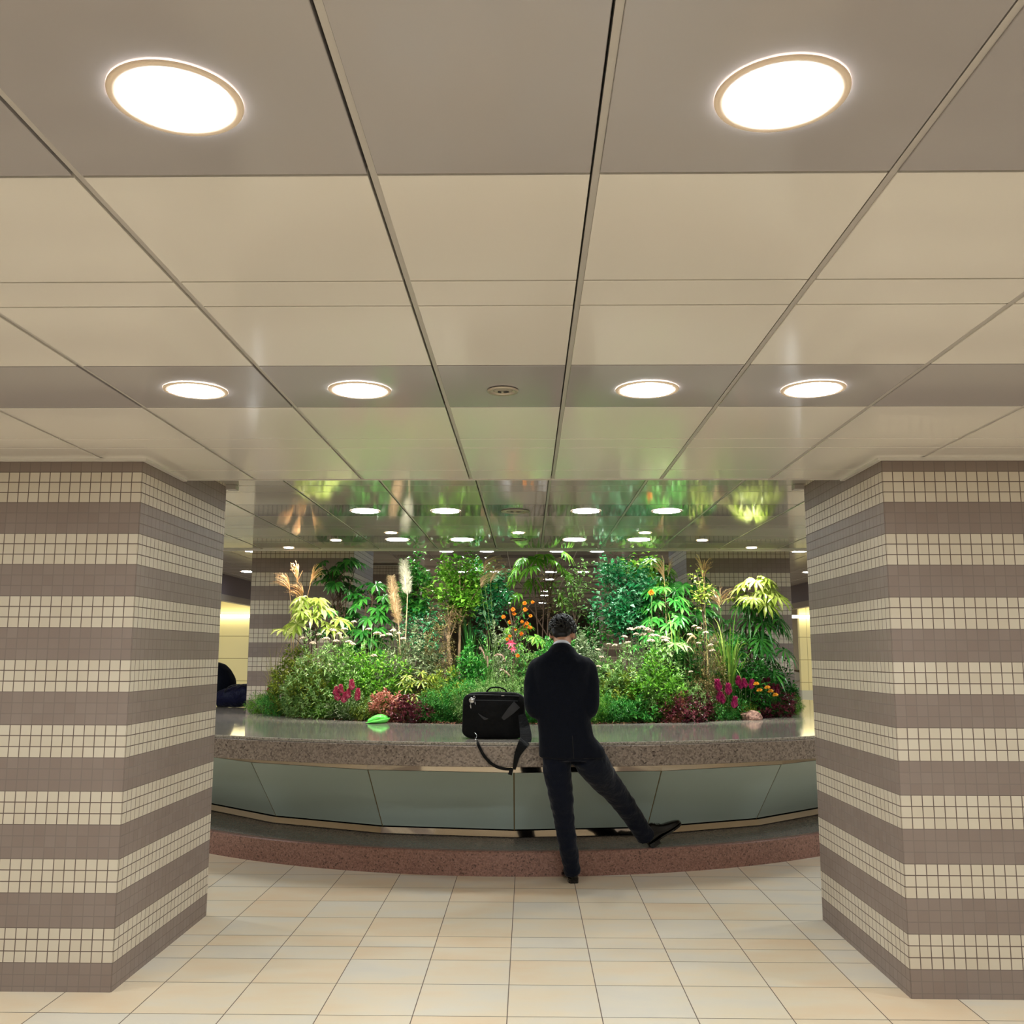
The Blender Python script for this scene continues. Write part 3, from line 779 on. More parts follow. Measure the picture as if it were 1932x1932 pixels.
def shoe(heel, d, up, s=1.0, name='shoe'):
    d = Vector(d).normalized(); up = Vector(up); up = (up-d*up.dot(d)).normalized(); sd = d.cross(up)
    T = lambda x, y, z: Vector(heel)+d*x*s+sd*y*s*1.06+up*z*s*1.18
    rows = [(0, .024, .012, .066), (.010, .033, .012, .098), (.045, .038, .012, .112), (.085, .036, .014, .108), (.115, .036, .014, .082), (.150, .041, .012, .066), (.190, .045, .012, .056), (.225, .042, .013, .047), (.252, .032, .015, .038), (.268, .014, .018, .030)]
    b = MB(); n_ = 20
    for (x, w, z0, z1) in rows:
        for k in range(n_):
            q = 2*pi*k/n_; cx, sz = cos(q), sin(q)
            y = math.copysign(abs(cx)**.75, cx)*w; z = (z0+z1)/2+math.copysign(abs(sz)**.8, sz)*(z1-z0)/2
            b.v.append(tuple(T(x, y*(1 if z < (z0+z1)/2 else .8), z)))
    for i in range(len(rows)-1):
        for k in range(n_):
            k2 = (k+1) % n_; b.f.append((i*n_+k, i*n_+k2, (i+1)*n_+k2, (i+1)*n_+k)); b.m.append(0)
    b.f.append(tuple(reversed(range(n_)))); b.f.append(tuple((len(rows)-1)*n_+k for k in range(n_))); b.m += [0, 0]
    o = b.build(name, M['leather'], man, smooth=True, origin=OM)
    b = MB(); out = [(0, .0), (.0, .026), (.03, .036), (.09, .034), (.14, .041), (.19, .048), (.235, .043), (.262, .026), (.274, .0)]
    pr = [(x, w) for x, w in out]+[(x, -w) for x, w in reversed(out[1:-1])]
    for z in (.006, .016): b.v += [tuple(T(x, y, z)) for x, y in pr]
    L_ = len(pr); b.f = [tuple(reversed(range(L_))), tuple(range(L_, 2*L_))]+[(k, (k+1) % L_, L_+(k+1) % L_, L_+k) for k in range(L_)]; b.m = [0]*len(b.f)
    hv = [(0, .024), (.02, .033), (.07, .033), (.07, -.033), (.02, -.033), (0, -.024)]
    b0 = len(b.v)
    for z in (-.012, .010): b.v += [tuple(T(x, y, z)) for x, y in hv]
    b.f += [tuple(b0+k for k in reversed(range(6))), tuple(b0+6+k for k in range(6))]+[(b0+k, b0+(k+1) % 6, b0+6+(k+1) % 6, b0+6+k) for k in range(6)]; b.m += [0]*8
    q = b.build('sole', M['leather'], o)
    for v in q.data.vertices: v.co -= Vector(OM)
    b = MB()
    for k in range(4): b.tube([T(.09+.014*k, -.018, .098-.008*k), T(.094+.014*k, 0, .103-.009*k), T(.09+.014*k, .018, .098-.008*k)], .0022, 5)
    q = b.build('laces', M['leather'], o)
    for v in q.data.vertices: v.co -= Vector(OM)
    return o
shoe((foot0.x+.005, foot0.y+.0, .012), fd0, (0, 0, 1), .95)
shoe(tuple(hR+Vector((0, 0, .008))), fdR, (-.5, -.1, .86), 1.04)

# ---------------------------------------------------------------- slumped person, mostly behind the left pillar
sitp = empty('person', (-3.62, 11.1, .92))
tag(sitp, 'person in dark jacket slumped on the planter rim, half hidden by the left pillar', 'person')
OS = tuple(sitp.location)
V_ = Vector
b = MB()
limb(b, [V_((-3.62, 11.1, 1.03)), V_((-3.53, 11.1, 1.17)), V_((-3.62, 11.1, 1.30)), V_((-3.72, 11.1, 1.36)), V_((-3.80, 11.1, 1.38))], [.13, .13, .12, .06, .055])
for s in (-1, 1):
    limb(b, [V_((-3.62, 11.1+s*.08, 1.02)), V_((-3.85, 11.1+s*.10, 1.07)), V_((-4.12, 11.1+s*.11, 1.06)), V_((-4.36, 11.1+s*.11, 1.01)), V_((-4.58, 11.1+s*.11, .985))], [.08, .07, .055, .05, .04])
    limb(b, [V_((-4.58, 11.1+s*.11, .985)), V_((-4.64, 11.1+s*.12, 1.02)), V_((-4.67, 11.1+s*.12, 1.09))], [.038, .034, .022])
    limb(b, [V_((-3.64, 11.1+s*.15, 1.29)), V_((-3.82, 11.1+s*.20, 1.16)), V_((-4.02, 11.1+s*.12, 1.20))], [.05, .045, .028])
    hand(b, (-4.02, 11.1+s*.12, 1.20), (-.8, -s*.4, -.1), (-.2, -s*.2, 1), (0, s, .1), .6)
hcs, HMs = V_((-3.90, 11.1, 1.37)), Matrix.Rotation(pi/2, 3, 'Z') @ Matrix.Rotation(-.8, 3, 'X')
def sball(mb, c, r, seg=14, rings=9):
    t = MB(); t.ball((0, 0, 0), r, seg, rings); b0 = len(mb.v)
    mb.v += [tuple(hcs+HMs @ V_((c[0]+x, c[1]+y, c[2]+z))) for x, y, z in t.v]; mb.f += [tuple(b0+i for i in f) for f in t.f]; mb.m += t.m
for c, r in (((0, -.005, .012), (.074, .094, .08)), ((0, .03, -.04), (.062, .065, .068)), ((0, .098, -.028), (.011, .016, .024)), ((0, .058, -.088), (.03, .03, .024)), ((.078, 0, -.02), (.01, .02, .033)), ((-.078, 0, -.02), (.01, .02, .033))): sball(b, c, r)
fuse(b, 'body', M['skin'], sitp, OS, .007, 2)
b = MB(); sball(b, (0, -.012, .026), (.084, .10, .084)); sball(b, (0, -.055, -.02), (.07, .045, .05)); fuse(b, 'hair', M['hair'], sitp, OS, .008, 2)
b = MB()
limb(b, [V_((-3.62, 11.1, 1.00)), V_((-3.56, 11.1, 1.08)), V_((-3.525, 11.1, 1.17)), V_((-3.58, 11.1, 1.27)), V_((-3.68, 11.1, 1.31))], [.16, .175, .172, .145, .10], 20)
for s in (-1, 1): limb(b, [V_((-3.64, 11.1+s*.14, 1.27)), V_((-3.82, 11.1+s*.20, 1.16)), V_((-4.0, 11.1+s*.13, 1.19))], [.068, .06, .045])
fuse(b, 'jacket', M['suit'], sitp, OS, .012, 5, .5, folds(.006, 9))
b = MB(); b.tube([V_((-3.70, 11.1, 1.33)), V_((-3.745, 11.1, 1.385))], [.078, .068], 16); b.build('shirt_collar', M['shirt'], sitp, smooth=True, origin=OS)
b = MB()
for s in (-1, 1): limb(b, [V_((-3.62, 11.1+s*.08, 1.03)), V_((-3.85, 11.1+s*.10, 1.07)), V_((-4.12, 11.1+s*.11, 1.06)), V_((-4.36, 11.1+s*.11, 1.01)), V_((-4.55, 11.1+s*.11, .99))], [.10, .09, .075, .066, .056])
fuse(b, 'trousers', M['trouser'], sitp, OS, .012, 4)
for s in (-1, 1):
    b = MB(); b.tube([V_((-4.58, 11.1+s*.11, .955)), V_((-4.62, 11.1+s*.11, .99)), V_((-4.655, 11.1+s*.12, 1.05)), V_((-4.675, 11.1+s*.12, 1.13))], [.035, .046, .045, .025], 12)
    b.build('shoe', M['leather'], sitp, smooth=True, origin=OS)
# navy bag lying beside that person
b = MB()
rows = [((-3.42, .0), .09, .10), ((-3.32, 0), .105, .12), ((-3.2, 0), .12, .135), ((-3.08, 0), .125, .14), ((-3.0, 0), .115, .13)]
pts = [V_((-3.46, 10.74, 1.00)), V_((-3.36, 10.74, 1.022)), V_((-3.22, 10.74, 1.04)), V_((-3.10, 10.74, 1.055)), V_((-3.01, 10.74, 1.05))]
b.tube(catmull(pts, 5), rcat([(.075, .08), (.10, .10), (.12, .12), (.13, .13), (.11, .12)], 5), 20)
def flatb(me):
    for v in me.vertices:
        if v.co.z < .012: v.co.z = .003+.1*max(0, v.co.z)
    folds(.010, 11, 4)(me)
    for v in me.vertices: v.co.z = max(v.co.z, .002)
nb = empty('duffel_bag', (-3.2, 10.74, .92)); tag(nb, 'crumpled navy duffel bag on the planter rim beside the slumped person', 'bag')
fuse(b, 'body', M['navybag'], nb, tuple(nb.location), .012, 3, .5, flatb)
b = MB(); b.tube(catmull([(-3.34, 10.64, 1.09), (-3.28, 10.62, 1.15), (-3.18, 10.62, 1.17), (-3.1, 10.64, 1.15)], 6), .007, 6)
b.build('handle', M['nylon_grey'], nb, smooth=True, origin=tuple(nb.location))

# ---------------------------------------------------------------- the black briefcase bag on the rim
fl, frr = atz(878, 1396, RZ), atz(984, 1394, RZ)
bag = empty('shoulder_bag', ((fl.x+frr.x)/2, (fl.y+frr.y)/2+.085, RZ+.004), -.03)
tag(bag, 'black soft briefcase with a shoulder strap standing on the granite rim left of the man', 'bag')
wb, hb_, db = .445, .318, .15
bm = bmesh.new(); bmesh.ops.create_cube(bm, size=1)
for v in bm.verts: v.co = Vector((v.co.x*wb, v.co.y*db, (v.co.z+.5)*hb_))
bmesh.ops.subdivide_edges(bm, edges=bm.edges[:], cuts=8, use_grid_fill=True)
for v in bm.verts:
    x, y, z = v.co; t = z/hb_
    # squeeze corners round, bulge the faces, narrow towards the top
    fx, fz = abs(x)/(wb/2), abs(t-.5)*2
    v.co.y *= (1-.45*max(0, fx-.55)-.55*max(0, t-.75)*1.6); v.co.x *= 1-.03*t
    if fx > .8 and fz > .8:
        v.co.x -= math.copysign(.028*(fx-.8)*(fz-.8)*25, x); v.co.z -= (.012 if t > .5 else -.010)*(fx-.8)*(fz-.8)*25
    s_ = sin(pi*t)*cos(fx*pi/2); v.co.y += math.copysign(.012*s_, y)
    nn = noise.noise(Vector((x*14, y*14, z*14)))*.005; v.co.y += nn; v.co.x += nn*.5
    if t > .95: v.co.z -= .008*abs(x)/(wb/2)
me = bpy.data.meshes.new('body'); bm.to_mesh(me); bm.free(); me.materials.append(M['nylon'])
o = bpy.data.objects.new('body', me); COL.objects.link(o); o.parent = bag
sb = o.modifiers.new('s', 'SUBSURF'); sb.levels = 1; sb.render_levels = 2; me.polygons.foreach_set('use_smooth', [True]*len(me.polygons))
b = MB(); b.tube(catmull([(-.055, 0, .312), (-.045, -.005, .330), (-.02, -.008, .346), (.03, -.008, .349), (.075, -.005, .333), (.088, 0, .312)], 6), .0055, 8); b.build('handle', M['nylon'], bag, smooth=True)
b = MB(); b.tube(catmull([(-.19, -.060, .296), (-.1, -.068, .298), (.05, -.068, .296), (.18, -.060, .290)], 6), .004, 6)
b.tube(catmull([(-.16, -.082, .262), (0, -.088, .262), (.17, -.078, .258)], 6), .0022, 6); b.build('zip', M['nylon_grey'], bag, smooth=True)
b = MB(); b.box(.055, .075, -.078, -.070, .292, .297); b.build('zip_pull', M['chrome'], bag)
b = MB(); b.ball((-.150, -.098, .262), (.021, .010, .021), 20, 12); b.build('key_charm', M['chrome'], bag, smooth=True)
b = MB(); b.tube([(-.142, -.095, .284), (-.135, -.09, .292), (-.128, -.088, .284), (-.132, -.09, .27)], .003, 6); b.tube([(-.158, -.095, .24), (-.159, -.096, .232)], .003, 6)
b.ball((-.158, -.096, .224), .0065, 8, 6); b.tube([(-.158, -.096, .22), (-.156, -.096, .205)], .004, 6); b.tube([(-.13, -.09, .25), (-.125, -.088, .232)], .003, 6); b.build('key_chain', M['chrome'], bag, smooth=True)
b = MB(); ribbon(b, [(-.105, -.092, .172), (-.085, -.096, .155), (-.06, -.097, .138), (-.035, -.096, .137)], [.001, .005, .009, .001], (0, -1, 0), .003); b.build('fold_gloss', M['nylon_grey'], bag)  # grey ribbon put in as the gloss on a fold
b = MB(); ribbon(b, [(.065, -.092, .135), (.12, -.096, .19), (.165, -.09, .235)], [.012, .026, .03], (0, -1, 0), .006); b.build('strap_pad', M['nylon_grey'], bag)
def bl(p): # world -> bag local
    v = Vector(p)-bag.location; c_, s_ = cos(.03), sin(.03); return Vector((v.x*c_-v.y*s_, v.x*s_+v.y*c_, v.z))
q = lambda x, y, D: bl(at(x, y, D))
b = MB()
ribbon(b, [q(900, 1397, 6.66), q(901, 1401, 6.545), q(906, 1413, 6.52), q(915, 1428, 6.52), q(929, 1442, 6.52), q(946, 1449.5, 6.52), q(966, 1451.5, 6.52)], [.007, .009, .010, .010, .010, .010, .009], (0, -1, 0), .004)
ribbon(b, [q(966, 1449, 6.515), q(962, 1462, 6.515)], [.012, .013], (0, -1, 0), .004)
ribbon(b, [q(970, 1452, 6.52), q(976, 1425, 6.52), q(986, 1405, 6.525), q(992, 1393, 6.60), q(990, 1372, 6.69), q(984, 1348, 6.74)], [.010, .020, .034, .040, .036, .024], (0, -1, 0), .007)
b.build('strap', M['nylon'], bag)
b = MB(); b.tube(catmull([q(895, 1382, 6.72), q(899, 1386, 6.70), q(899, 1391, 6.69), q(896, 1393, 6.68)], 5), .0022, 6); b.tube([q(896, 1391, 6.69), q(899.5, 1399, 6.64)], .0045, 6); b.build('strap_clip', M['chrome'], bag, smooth=True)

# lime green tray, rock
g = atz(713, 1364, RZ)
M['lime'] = mat('lime_plastic', '7dfa6c', .25, spec=.5); bsdf(M['lime']).inputs['Transmission Weight'].default_value = .15
tr = empty('leaf_tray', (g.x, 8.36, RZ), .05); tag(tr, 'bright lime green leaf-shaped tray lying on the granite rim at the edge of the soil', 'tray')
b = MB(); n_ = 28
for lvl in (0, 1, 2, 3):
    f, z = ((.72, .004), (1.0, .020), (.97, .024), (.68, .009))[lvl]
    for k in range(n_):
        q_ = 2*pi*k/n_; x = cos(q_)*.105; y = sin(q_)*.12*(1-.25*cos(q_)); b.v.append((x*f, y*f, z*(1+.9*cos(q_)*(lvl in (1, 2)))))
for i in range(3):
    for k in range(n_): k2 = (k+1) % n_; b.f.append((i*n_+k, i*n_+k2, (i+1)*n_+k2, (i+1)*n_+k)); b.m.append(0)
b.f += [tuple(reversed(range(n_))), tuple(3*n_+k for k in range(n_))]; b.m += [0, 0]
b.build('dish', M['lime'], tr, smooth=True)
b = MB(); ribbon(b, [(-.085, -.02, .018), (-.03, -.035, .045), (.03, -.03, .058), (.085, -.01, .045)], [.012, .022, .024, .012], (0, -.7, .7), .004)
b.build('raised_rib', M['lime'], tr, smooth=True)
rk = atz(1422, 1359, RZ); b = MB()
bm = bmesh.new(); bmesh.ops.create_icosphere(bm, subdivisions=4, radius=1)
for v in bm.verts:
    d = v.co.normalized(); s_ = 1+.28*noise.noise(d*1.6+Vector((3, 1, 0)))+.12*noise.noise(d*5); v.co = Vector((d.x*.095*s_, d.y*.08*s_, d.z*.065*s_+.035))
me = bpy.data.meshes.new('rock'); bm.to_mesh(me); bm.free(); M['rock'] = granite('rock_pink', [(.2, '7a5a50'), (.6, 'a07a6c'), (1, 'b5907f')], .8, 60); me.materials.append(M['rock'])
o = bpy.data.objects.new('rock', me); COL.objects.link(o); o.location = (rk.x, rk.y+.06, .900); tag(o, 'pinkish brown rock on the mulch at the right front of the planter', 'rock')

# ================================================================ plants
LM = {
 'bright': leaf_mat('leaf_bright', '427f20', '73b032', 'a2cf54'),
 'emerald': leaf_mat('leaf_emerald', '256f26', '449a3c', '80c05c'),
 'teal': leaf_mat('leaf_teal', '1e7240', '48a968', 'b0e0b8', .24),  # palest tint lightened to paint in whitish leaf highlights
 'olive': leaf_mat('leaf_olive', '5a7424', '8a9c38', 'b8bc50'),
 'lime': leaf_mat('leaf_lime', '809a34', 'aabf50', 'd2da88'),
 'dark': leaf_mat('leaf_dark', '17501a', '2c7326', '4c9438'),
 'grey': leaf_mat('leaf_grey', '5a7048', '8a9a70', 'b5bc98'),
 'brown': leaf_mat('leaf_brown', '5e5230', '857444', 'a89866'),
 'soft': leaf_mat('leaf_soft', '557f38', '86ad5c', 'bcd694'),
 'maroon': leaf_mat('leaf_maroon', '3e1620', '6a2634', '8f4650'),
 'pinkleaf': leaf_mat('leaf_pink', 'a8564c', 'd08a78', 'e6b09c'),
 'straw': leaf_mat('blade_straw', '8a8a4a', 'b0a868', 'cdbf88', .5),
 'blade': leaf_mat('blade_green', '4c7a28', '78a038', 'a8bc5c', .4),
}
FM = {
 'stem': mat('stem_green', '4a6a2a', .6), 'bark': mat('bark_brown', '4a3628', .8), 'pbark': mat('bark_pale', '93785c', .8),
 'gold': leaf_mat('plume_gold', 'd6ac74', 'ebcc98', 'f8e6c2', .7), 'beige': leaf_mat('plume_beige', 'b89a74', 'd2b890', 'e4d2b0', .8),
 'white': leaf_mat('plume_white', 'd8d2b8', 'ece8d4', 'f8f6ea', .8), 'pinkpl': leaf_mat('plume_pink', 'a58478', 'c4a294', 'd8bcae', .8),
 'umbel': leaf_mat('flower_cream', 'c8ac98', 'dcc6b0', 'ecdccc', .8), 'orange': leaf_mat('flower_orange', 'e07810', 'f2941e', 'ffb43c', .6),
 'rose': leaf_mat('flower_rose', 'd83a68', 'f05c84', 'ff90a8', .5), 'magenta': leaf_mat('flower_magenta', '8a1450', 'b8246c', 'd85890', .6),
 'crim': leaf_mat('flower_crimson', '4c0a20', '701430', '942848', .6), 'yel': leaf_mat('flower_yellow', 'd89a20', 'f0b83c', 'f8cc60', .6),
 'silver': leaf_mat('flower_pinkred', 'b03058', 'd45078', 'eaa0a8', .6), 'palew': leaf_mat('flower_white', 'd8c8d0', 'ece0e6', 'ffffff', .6),
}
def rv(s=1): return Vector((R.gauss(0, s), R.gauss(0, s), R.gauss(0, s)))
UPZ = Vector((0, 0, 1))
def leaf(mb, p, d, L_, W_, droop=.25, up=None):
    d = d.normalized(); up = up or (UPZ+rv(.25))
    s = d.cross(up)
    if s.length < .05: s = d.cross(Vector((1, 0, 0)))
    s.normalize(); nn = s.cross(d)
    m_ = p+d*L_*.45; tip = p+d*L_-UPZ*L_*droop; f = nn*W_*.18
    mb.add([p, m_+s*W_*.5+f, m_, m_-s*W_*.5+f, tip], [(0, 1, 2), (0, 2, 3), (1, 4, 2), (2, 4, 3)])
def bez(a, b_, c, t): return a*(1-t)**2+b_*2*t*(1-t)+c*t*t
def stem_pts(w, h, k=.5):
    a = R.uniform(0, 2*pi); r_ = math.sqrt(R.random())*w/2
    zt = h*(1-.45*(r_/(w/2))**2)*R.uniform(.72, 1)
    base = Vector((cos(a)*r_*.3, sin(a)*r_*.3, 0)); tip = Vector((cos(a)*r_, sin(a)*r_*.85, zt))
    mid = Vector((cos(a)*r_*.35, sin(a)*r_*.3, zt*.55))
    return base, mid, tip
def bush(e, w, h, m_, ns=34, nl=16, L_=.062, W_=.024, droop=.2, stem='stem', t0=.12, upw=.5, dens=1.0):
    """a mound of leafy sprigs: lumpy dome filled with small whorls, a few stems inside"""
    b = MB(); s = MB(); tips = []; sd = R.uniform(0, 50); narrow = W_ < .009
    w = w*1.05; h = h*1.10; n_ = int(dens*(ns*nl/4.2)*(.6+1.1*w*h/.25)); n_ = min(n_, 620)
    for i in range(max(8, ns//3)):
        p0, p1, p2 = stem_pts(w*.9, h*.9); s.tube([p0, bez(p0, p1, p2, .35), bez(p0, p1, p2, .7), p2], [.0024, .002, .0014, .0008], 3, False); tips.append(p2)
    for i in range(n_):
        a = R.uniform(0, 2*pi); q = math.sqrt(R.random()); lump = .80+.42*noise.noise(Vector((cos(a)*q*2.6+sd, sin(a)*q*2.6, 0)))
        zt = h*lump*(1-.50*q**3); z = zt*(1-.95*R.random()**1.6)
        r_ = w/2*q*(.72+.28*min(1, z/(h*.35)))
        p = Vector((cos(a)*r_, sin(a)*r_*.8, max(.01, z))); ax = Vector((cos(a)*q*.8, sin(a)*q*.8, .9)).normalized()+rv(.18)
        k_ = 5 if not narrow else 9; l0 = L_*R.uniform(.75, 1.25); ax.normalize(); u = ax.orthogonal().normalized(); v = ax.cross(u); ph = R.uniform(0, 6)
        tl = l0*(1.3 if narrow else .9)
        for k in range(k_):
            t = k/k_; an = ph+k*2.4; d = (u*cos(an)+v*sin(an))*(1.05-.5*t)+ax*(.45+.8*t)
            leaf(b, p+ax*tl*(t-.5), d, l0*(1-.3*t), W_*(1-.3*t)*R.uniform(.9, 1.25), droop)
    s.build('stems', FM[stem], e); b.build('foliage', LM[m_], e)
    return tips
def feather(e, w, h, m_, ns=46, nl=20): return bush(e, w, h, m_, ns, nl, .040, .0075, .35)
def tree(e, w, h, z0, m_, nb=16, nlv=46, L_=.05, W_=.028, trunk='bark', tr=.016, lean=0, droop=.25):
    nlv = int(nlv*1.55); L_ *= 1.12; W_ *= 1.12; h = min(h, 2.505-.905)
    b = MB(); s = MB()
    P_ = catmull([(0, 0, 0), (lean*.3+R.uniform(-.02, .02), R.uniform(-.02, .02), h*.3), (lean*.7+R.uniform(-.03, .03), 0, h*.6), (lean, 0, h*.86)], 5)
    s.tube(P_, [tr*(1-.6*i/(len(P_)-1)) for i in range(len(P_))], 7)
    for i in range(nb):
        t = R.uniform(z0/h, 1); j = min(len(P_)-1, int((len(P_)-1)*min(1, t*.95))); q0 = P_[j]
        a = R.uniform(0, 2*pi); zf = R.random(); z = z0+(h-z0)*zf
        r_ = w/2*math.sqrt(max(.05, 1-(2*zf-1)**2))*R.uniform(.5, 1)
        tip = Vector((lean+cos(a)*r_, sin(a)*r_*.75, z)); mid = (q0+tip)/2+Vector((0, 0, .04))
        q0 = Vector((q0.x, q0.y, min(q0.z, tip.z+.02)))
        s.tube([q0, mid, tip], [.006, .004, .0018], 4, False)
        for k in range(nlv):
            t = R.uniform(.35, 1.0); p = bez(q0, mid, tip, t)+rv(.036)*(1.2 if t > .6 else .7); d = Vector((R.uniform(-1, 1), R.uniform(-1, 1), R.uniform(-.25, .7)))
            l = L_*R.uniform(.6, 1.2); leaf(b, p, d, l, W_*l/L_, droop)
    s.build('trunk', FM[trunk], e, smooth=True); b.build('foliage', LM[m_], e)
def fan_leaf(mb, p, n_, r_, k=9, arc=4.6, fw=None, wf=.22, droop=.3):
    n_ = n_.normalized(); fw = fw or Vector((R.uniform(-1, 1), R.uniform(-1, 1), 0)); fw = (fw-n_*fw.dot(n_)).normalized(); sd = n_.cross(fw)
    for i in range(k):
        a = -arc/2+arc*i/(k-1); d = fw*cos(a)+sd*sin(a); s = n_.cross(d); L_ = r_*(1-.25*abs(a)/(arc/2)); W_ = r_*wf
        p1 = p+d*L_*.35; p2 = p+d*L_*.7-UPZ*L_*droop*.25; p3 = p+d*L_-UPZ*L_*droop
        f = n_*W_*.12
        mb.add([p, p1+s*W_*.38+f, p1, p1-s*W_*.38+f, p2+s*W_*.5+f, p2, p2-s*W_*.5+f, p3], [(0, 1, 2), (0, 2, 3), (1, 4, 5, 2), (2, 5, 6, 3), (4, 7, 5), (5, 7, 6)])
def fan(e, w, h, z0, m_, n_=16, r_=.11, k=9, wf=.22, tilt=.5, droop=.3, nst=4, arc=4.6):
    n_ = int(n_*(1.7 if m_ in ('dark', 'emerald') else 1.25)); r_ *= 1.12
    b = MB(); s = MB(); 
    for i in range(nst):
        a = R.uniform(0, 2*pi); rr_ = w*.22*R.random(); tp = Vector((cos(a)*rr_, sin(a)*rr_, h*R.uniform(.75, .95)))
        P_ = catmull([(0, 0, 0), (tp.x*.5+R.uniform(-.02, .02), tp.y*.5, tp.z*.5), tp], 4); s.tube(P_, [.009-.005*j/len(P_) for j in range(len(P_))], 5)
        for j in range(n_//nst+1):
            zf = R.random(); z = z0+(h-z0)*zf; a = R.uniform(0, 2*pi); ro = w/2*R.uniform(.35, 1)*(1-.35*zf)
            q0 = P_[min(len(P_)-1, int(len(P_)*min(1, z/h)*.9))]; p = Vector((cos(a)*ro, sin(a)*ro*.8, z))
            s.tube([q0, (q0+p)/2+Vector((0, 0, .03)), p], [.004, .003, .002], 4, False)
            n0 = Vector((cos(a)*tilt, sin(a)*tilt-.25, 1))+rv(.15)
            fan_leaf(b, p, n0, r_*R.uniform(.75, 1.15), k, arc, Vector((cos(a), sin(a), 0)), wf, droop)
    s.build('stems', FM['bark'], e); b.build('foliage', LM[m_], e)
def blades(e, w, h, m_, n_=40, W_=.010, arch=.5, name='blades'):
    b = MB()
    for i in range(n_):
        a = R.uniform(0, 2*pi); hh = h*R.uniform(.55, 1.05); o = w/2*R.uniform(.3, 1.1); p0 = Vector((cos(a)*.03*R.random(), sin(a)*.03*R.random(), 0))
        p1 = Vector((cos(a)*o*.25, sin(a)*o*.2, hh*.9)); p2 = Vector((cos(a)*o, sin(a)*o*.7, hh*(1-arch*R.uniform(.2, 1)*(o/(w/2)))))
        s = Vector((-sin(a), cos(a), 0)); s = (s+rv(.3)).normalized(); vs = []; K = 7
        for k in range(K+1):
            t = k/K; c = bez(p0, p1, p2, t); ww = W_*(.5+.5*min(1, t*4))*(1-t)**.6 if t < 1 else 0
            vs += [c+s*ww/2, c-s*ww/2]
        b.add(vs, [(2*k, 2*k+1, 2*k+3, 2*k+2) for k in range(K)])
    return b.build(name, LM[m_], e)
def plume(e, base, tip, out, m_, L_=.26, n_=16, spread=.55):
    n_ = int(n_*1.5)
    """silver-grass plume: a stalk and a fan of drooping filaments; out = the side it arches to"""
    b = MB(); base = Vector(base); tip = Vector(tip); out = Vector(out)
    s = MB(); mid = (base+tip)/2+Vector((-out.x*.05, 0, .03)); s.tube([bez(base, mid, tip, t/6) for t in range(7)], [.0035-.0003*k for k in range(7)], 4)
    for i in range(n_):
        t = i/n_; p0 = tip-(tip-mid).normalized()*.10*(1-t); l = L_*R.uniform(.65, 1)
        d = (UPZ*1.0+out*R.uniform(.1, 1.2)*spread*1.6+rv(.16)).normalized(); p1 = p0+d*l*.55; p2 = p1+(d*.8+out*.5-UPZ*.55)*l*.5
        pts = [bez(p0, p1, p2, k/6) for k in range(7)]; ww = .0055
        sv = Vector((R.uniform(-.3, .3), .2, 1)).cross(d).normalized()
        vs = []
        for k, p in enumerate(pts): vs += [p+sv*ww*(1-.6*k/6), p-sv*ww*(1-.6*k/6)]
        b.add(vs, [(2*k, 2*k+1, 2*k+3, 2*k+2) for k in range(6)])
        for k in range(10):
            t2 = R.uniform(.15, 1); p = bez(p0, p1, p2, t2); leaf(b, p, d+rv(.6), .016, .004, .1)
    s.build('stalk', FM['gold' if m_ == 'gold' else 'stem'], e); return b.build('plume', FM[m_], e)
def pampas(e, base, p1, p2, m_, r_=.045):
    b = MB(); base, p1, p2 = Vector(base), Vector(p1), Vector(p2); s = MB(); s.tube([base, (base+p1)/2, p1], .005, 5); s.build('stalk', FM['beige'], e)
    ax = (p2-p1); L_ = ax.length; ax.normalize()
    b.tube([p1, p1+ax*L_*.3, p1+ax*L_*.7, p2], [.006, r_*.35, r_*.28, .003], 9)
    for i in range(1100):
        t = R.random(); rad = r_*math.sin(pi*min(1, t*.85+.08))**.7*R.uniform(.5, 1); a = R.uniform(0, 2*pi); rd = Vector((cos(a), sin(a), 0)); p = p1+ax*L_*t+rd*rad*.5
        leaf(b, p, ax*1.1+rd*.8+rv(.2), .065, .0055, .3)
    b.build('plume', FM[m_], e)
def foxtail(e, pts, m_='pinkpl', r_=.011):
    P_ = catmull(pts, 8); n_ = len(P_); s = MB(); s.tube(P_[:n_//2+1], .002, 4); s.build('stalk', FM['stem'], e)
    b = MB(); Q = P_[n_//2:]; b.tube(Q, [r_*.6*math.sin(pi*(.12+.8*i/len(Q))) for i in range(len(Q))], 6)
    for i in range(260):
        j = R.randrange(len(Q)-1); t = (Q[j+1]-Q[j]).normalized(); p = Q[j]+(Q[j+1]-Q[j])*R.random(); leaf(b, p, t*.7+rv(.8), r_*1.5, .003, 0)
    b.build('plume', FM[m_], e)
proto = {}
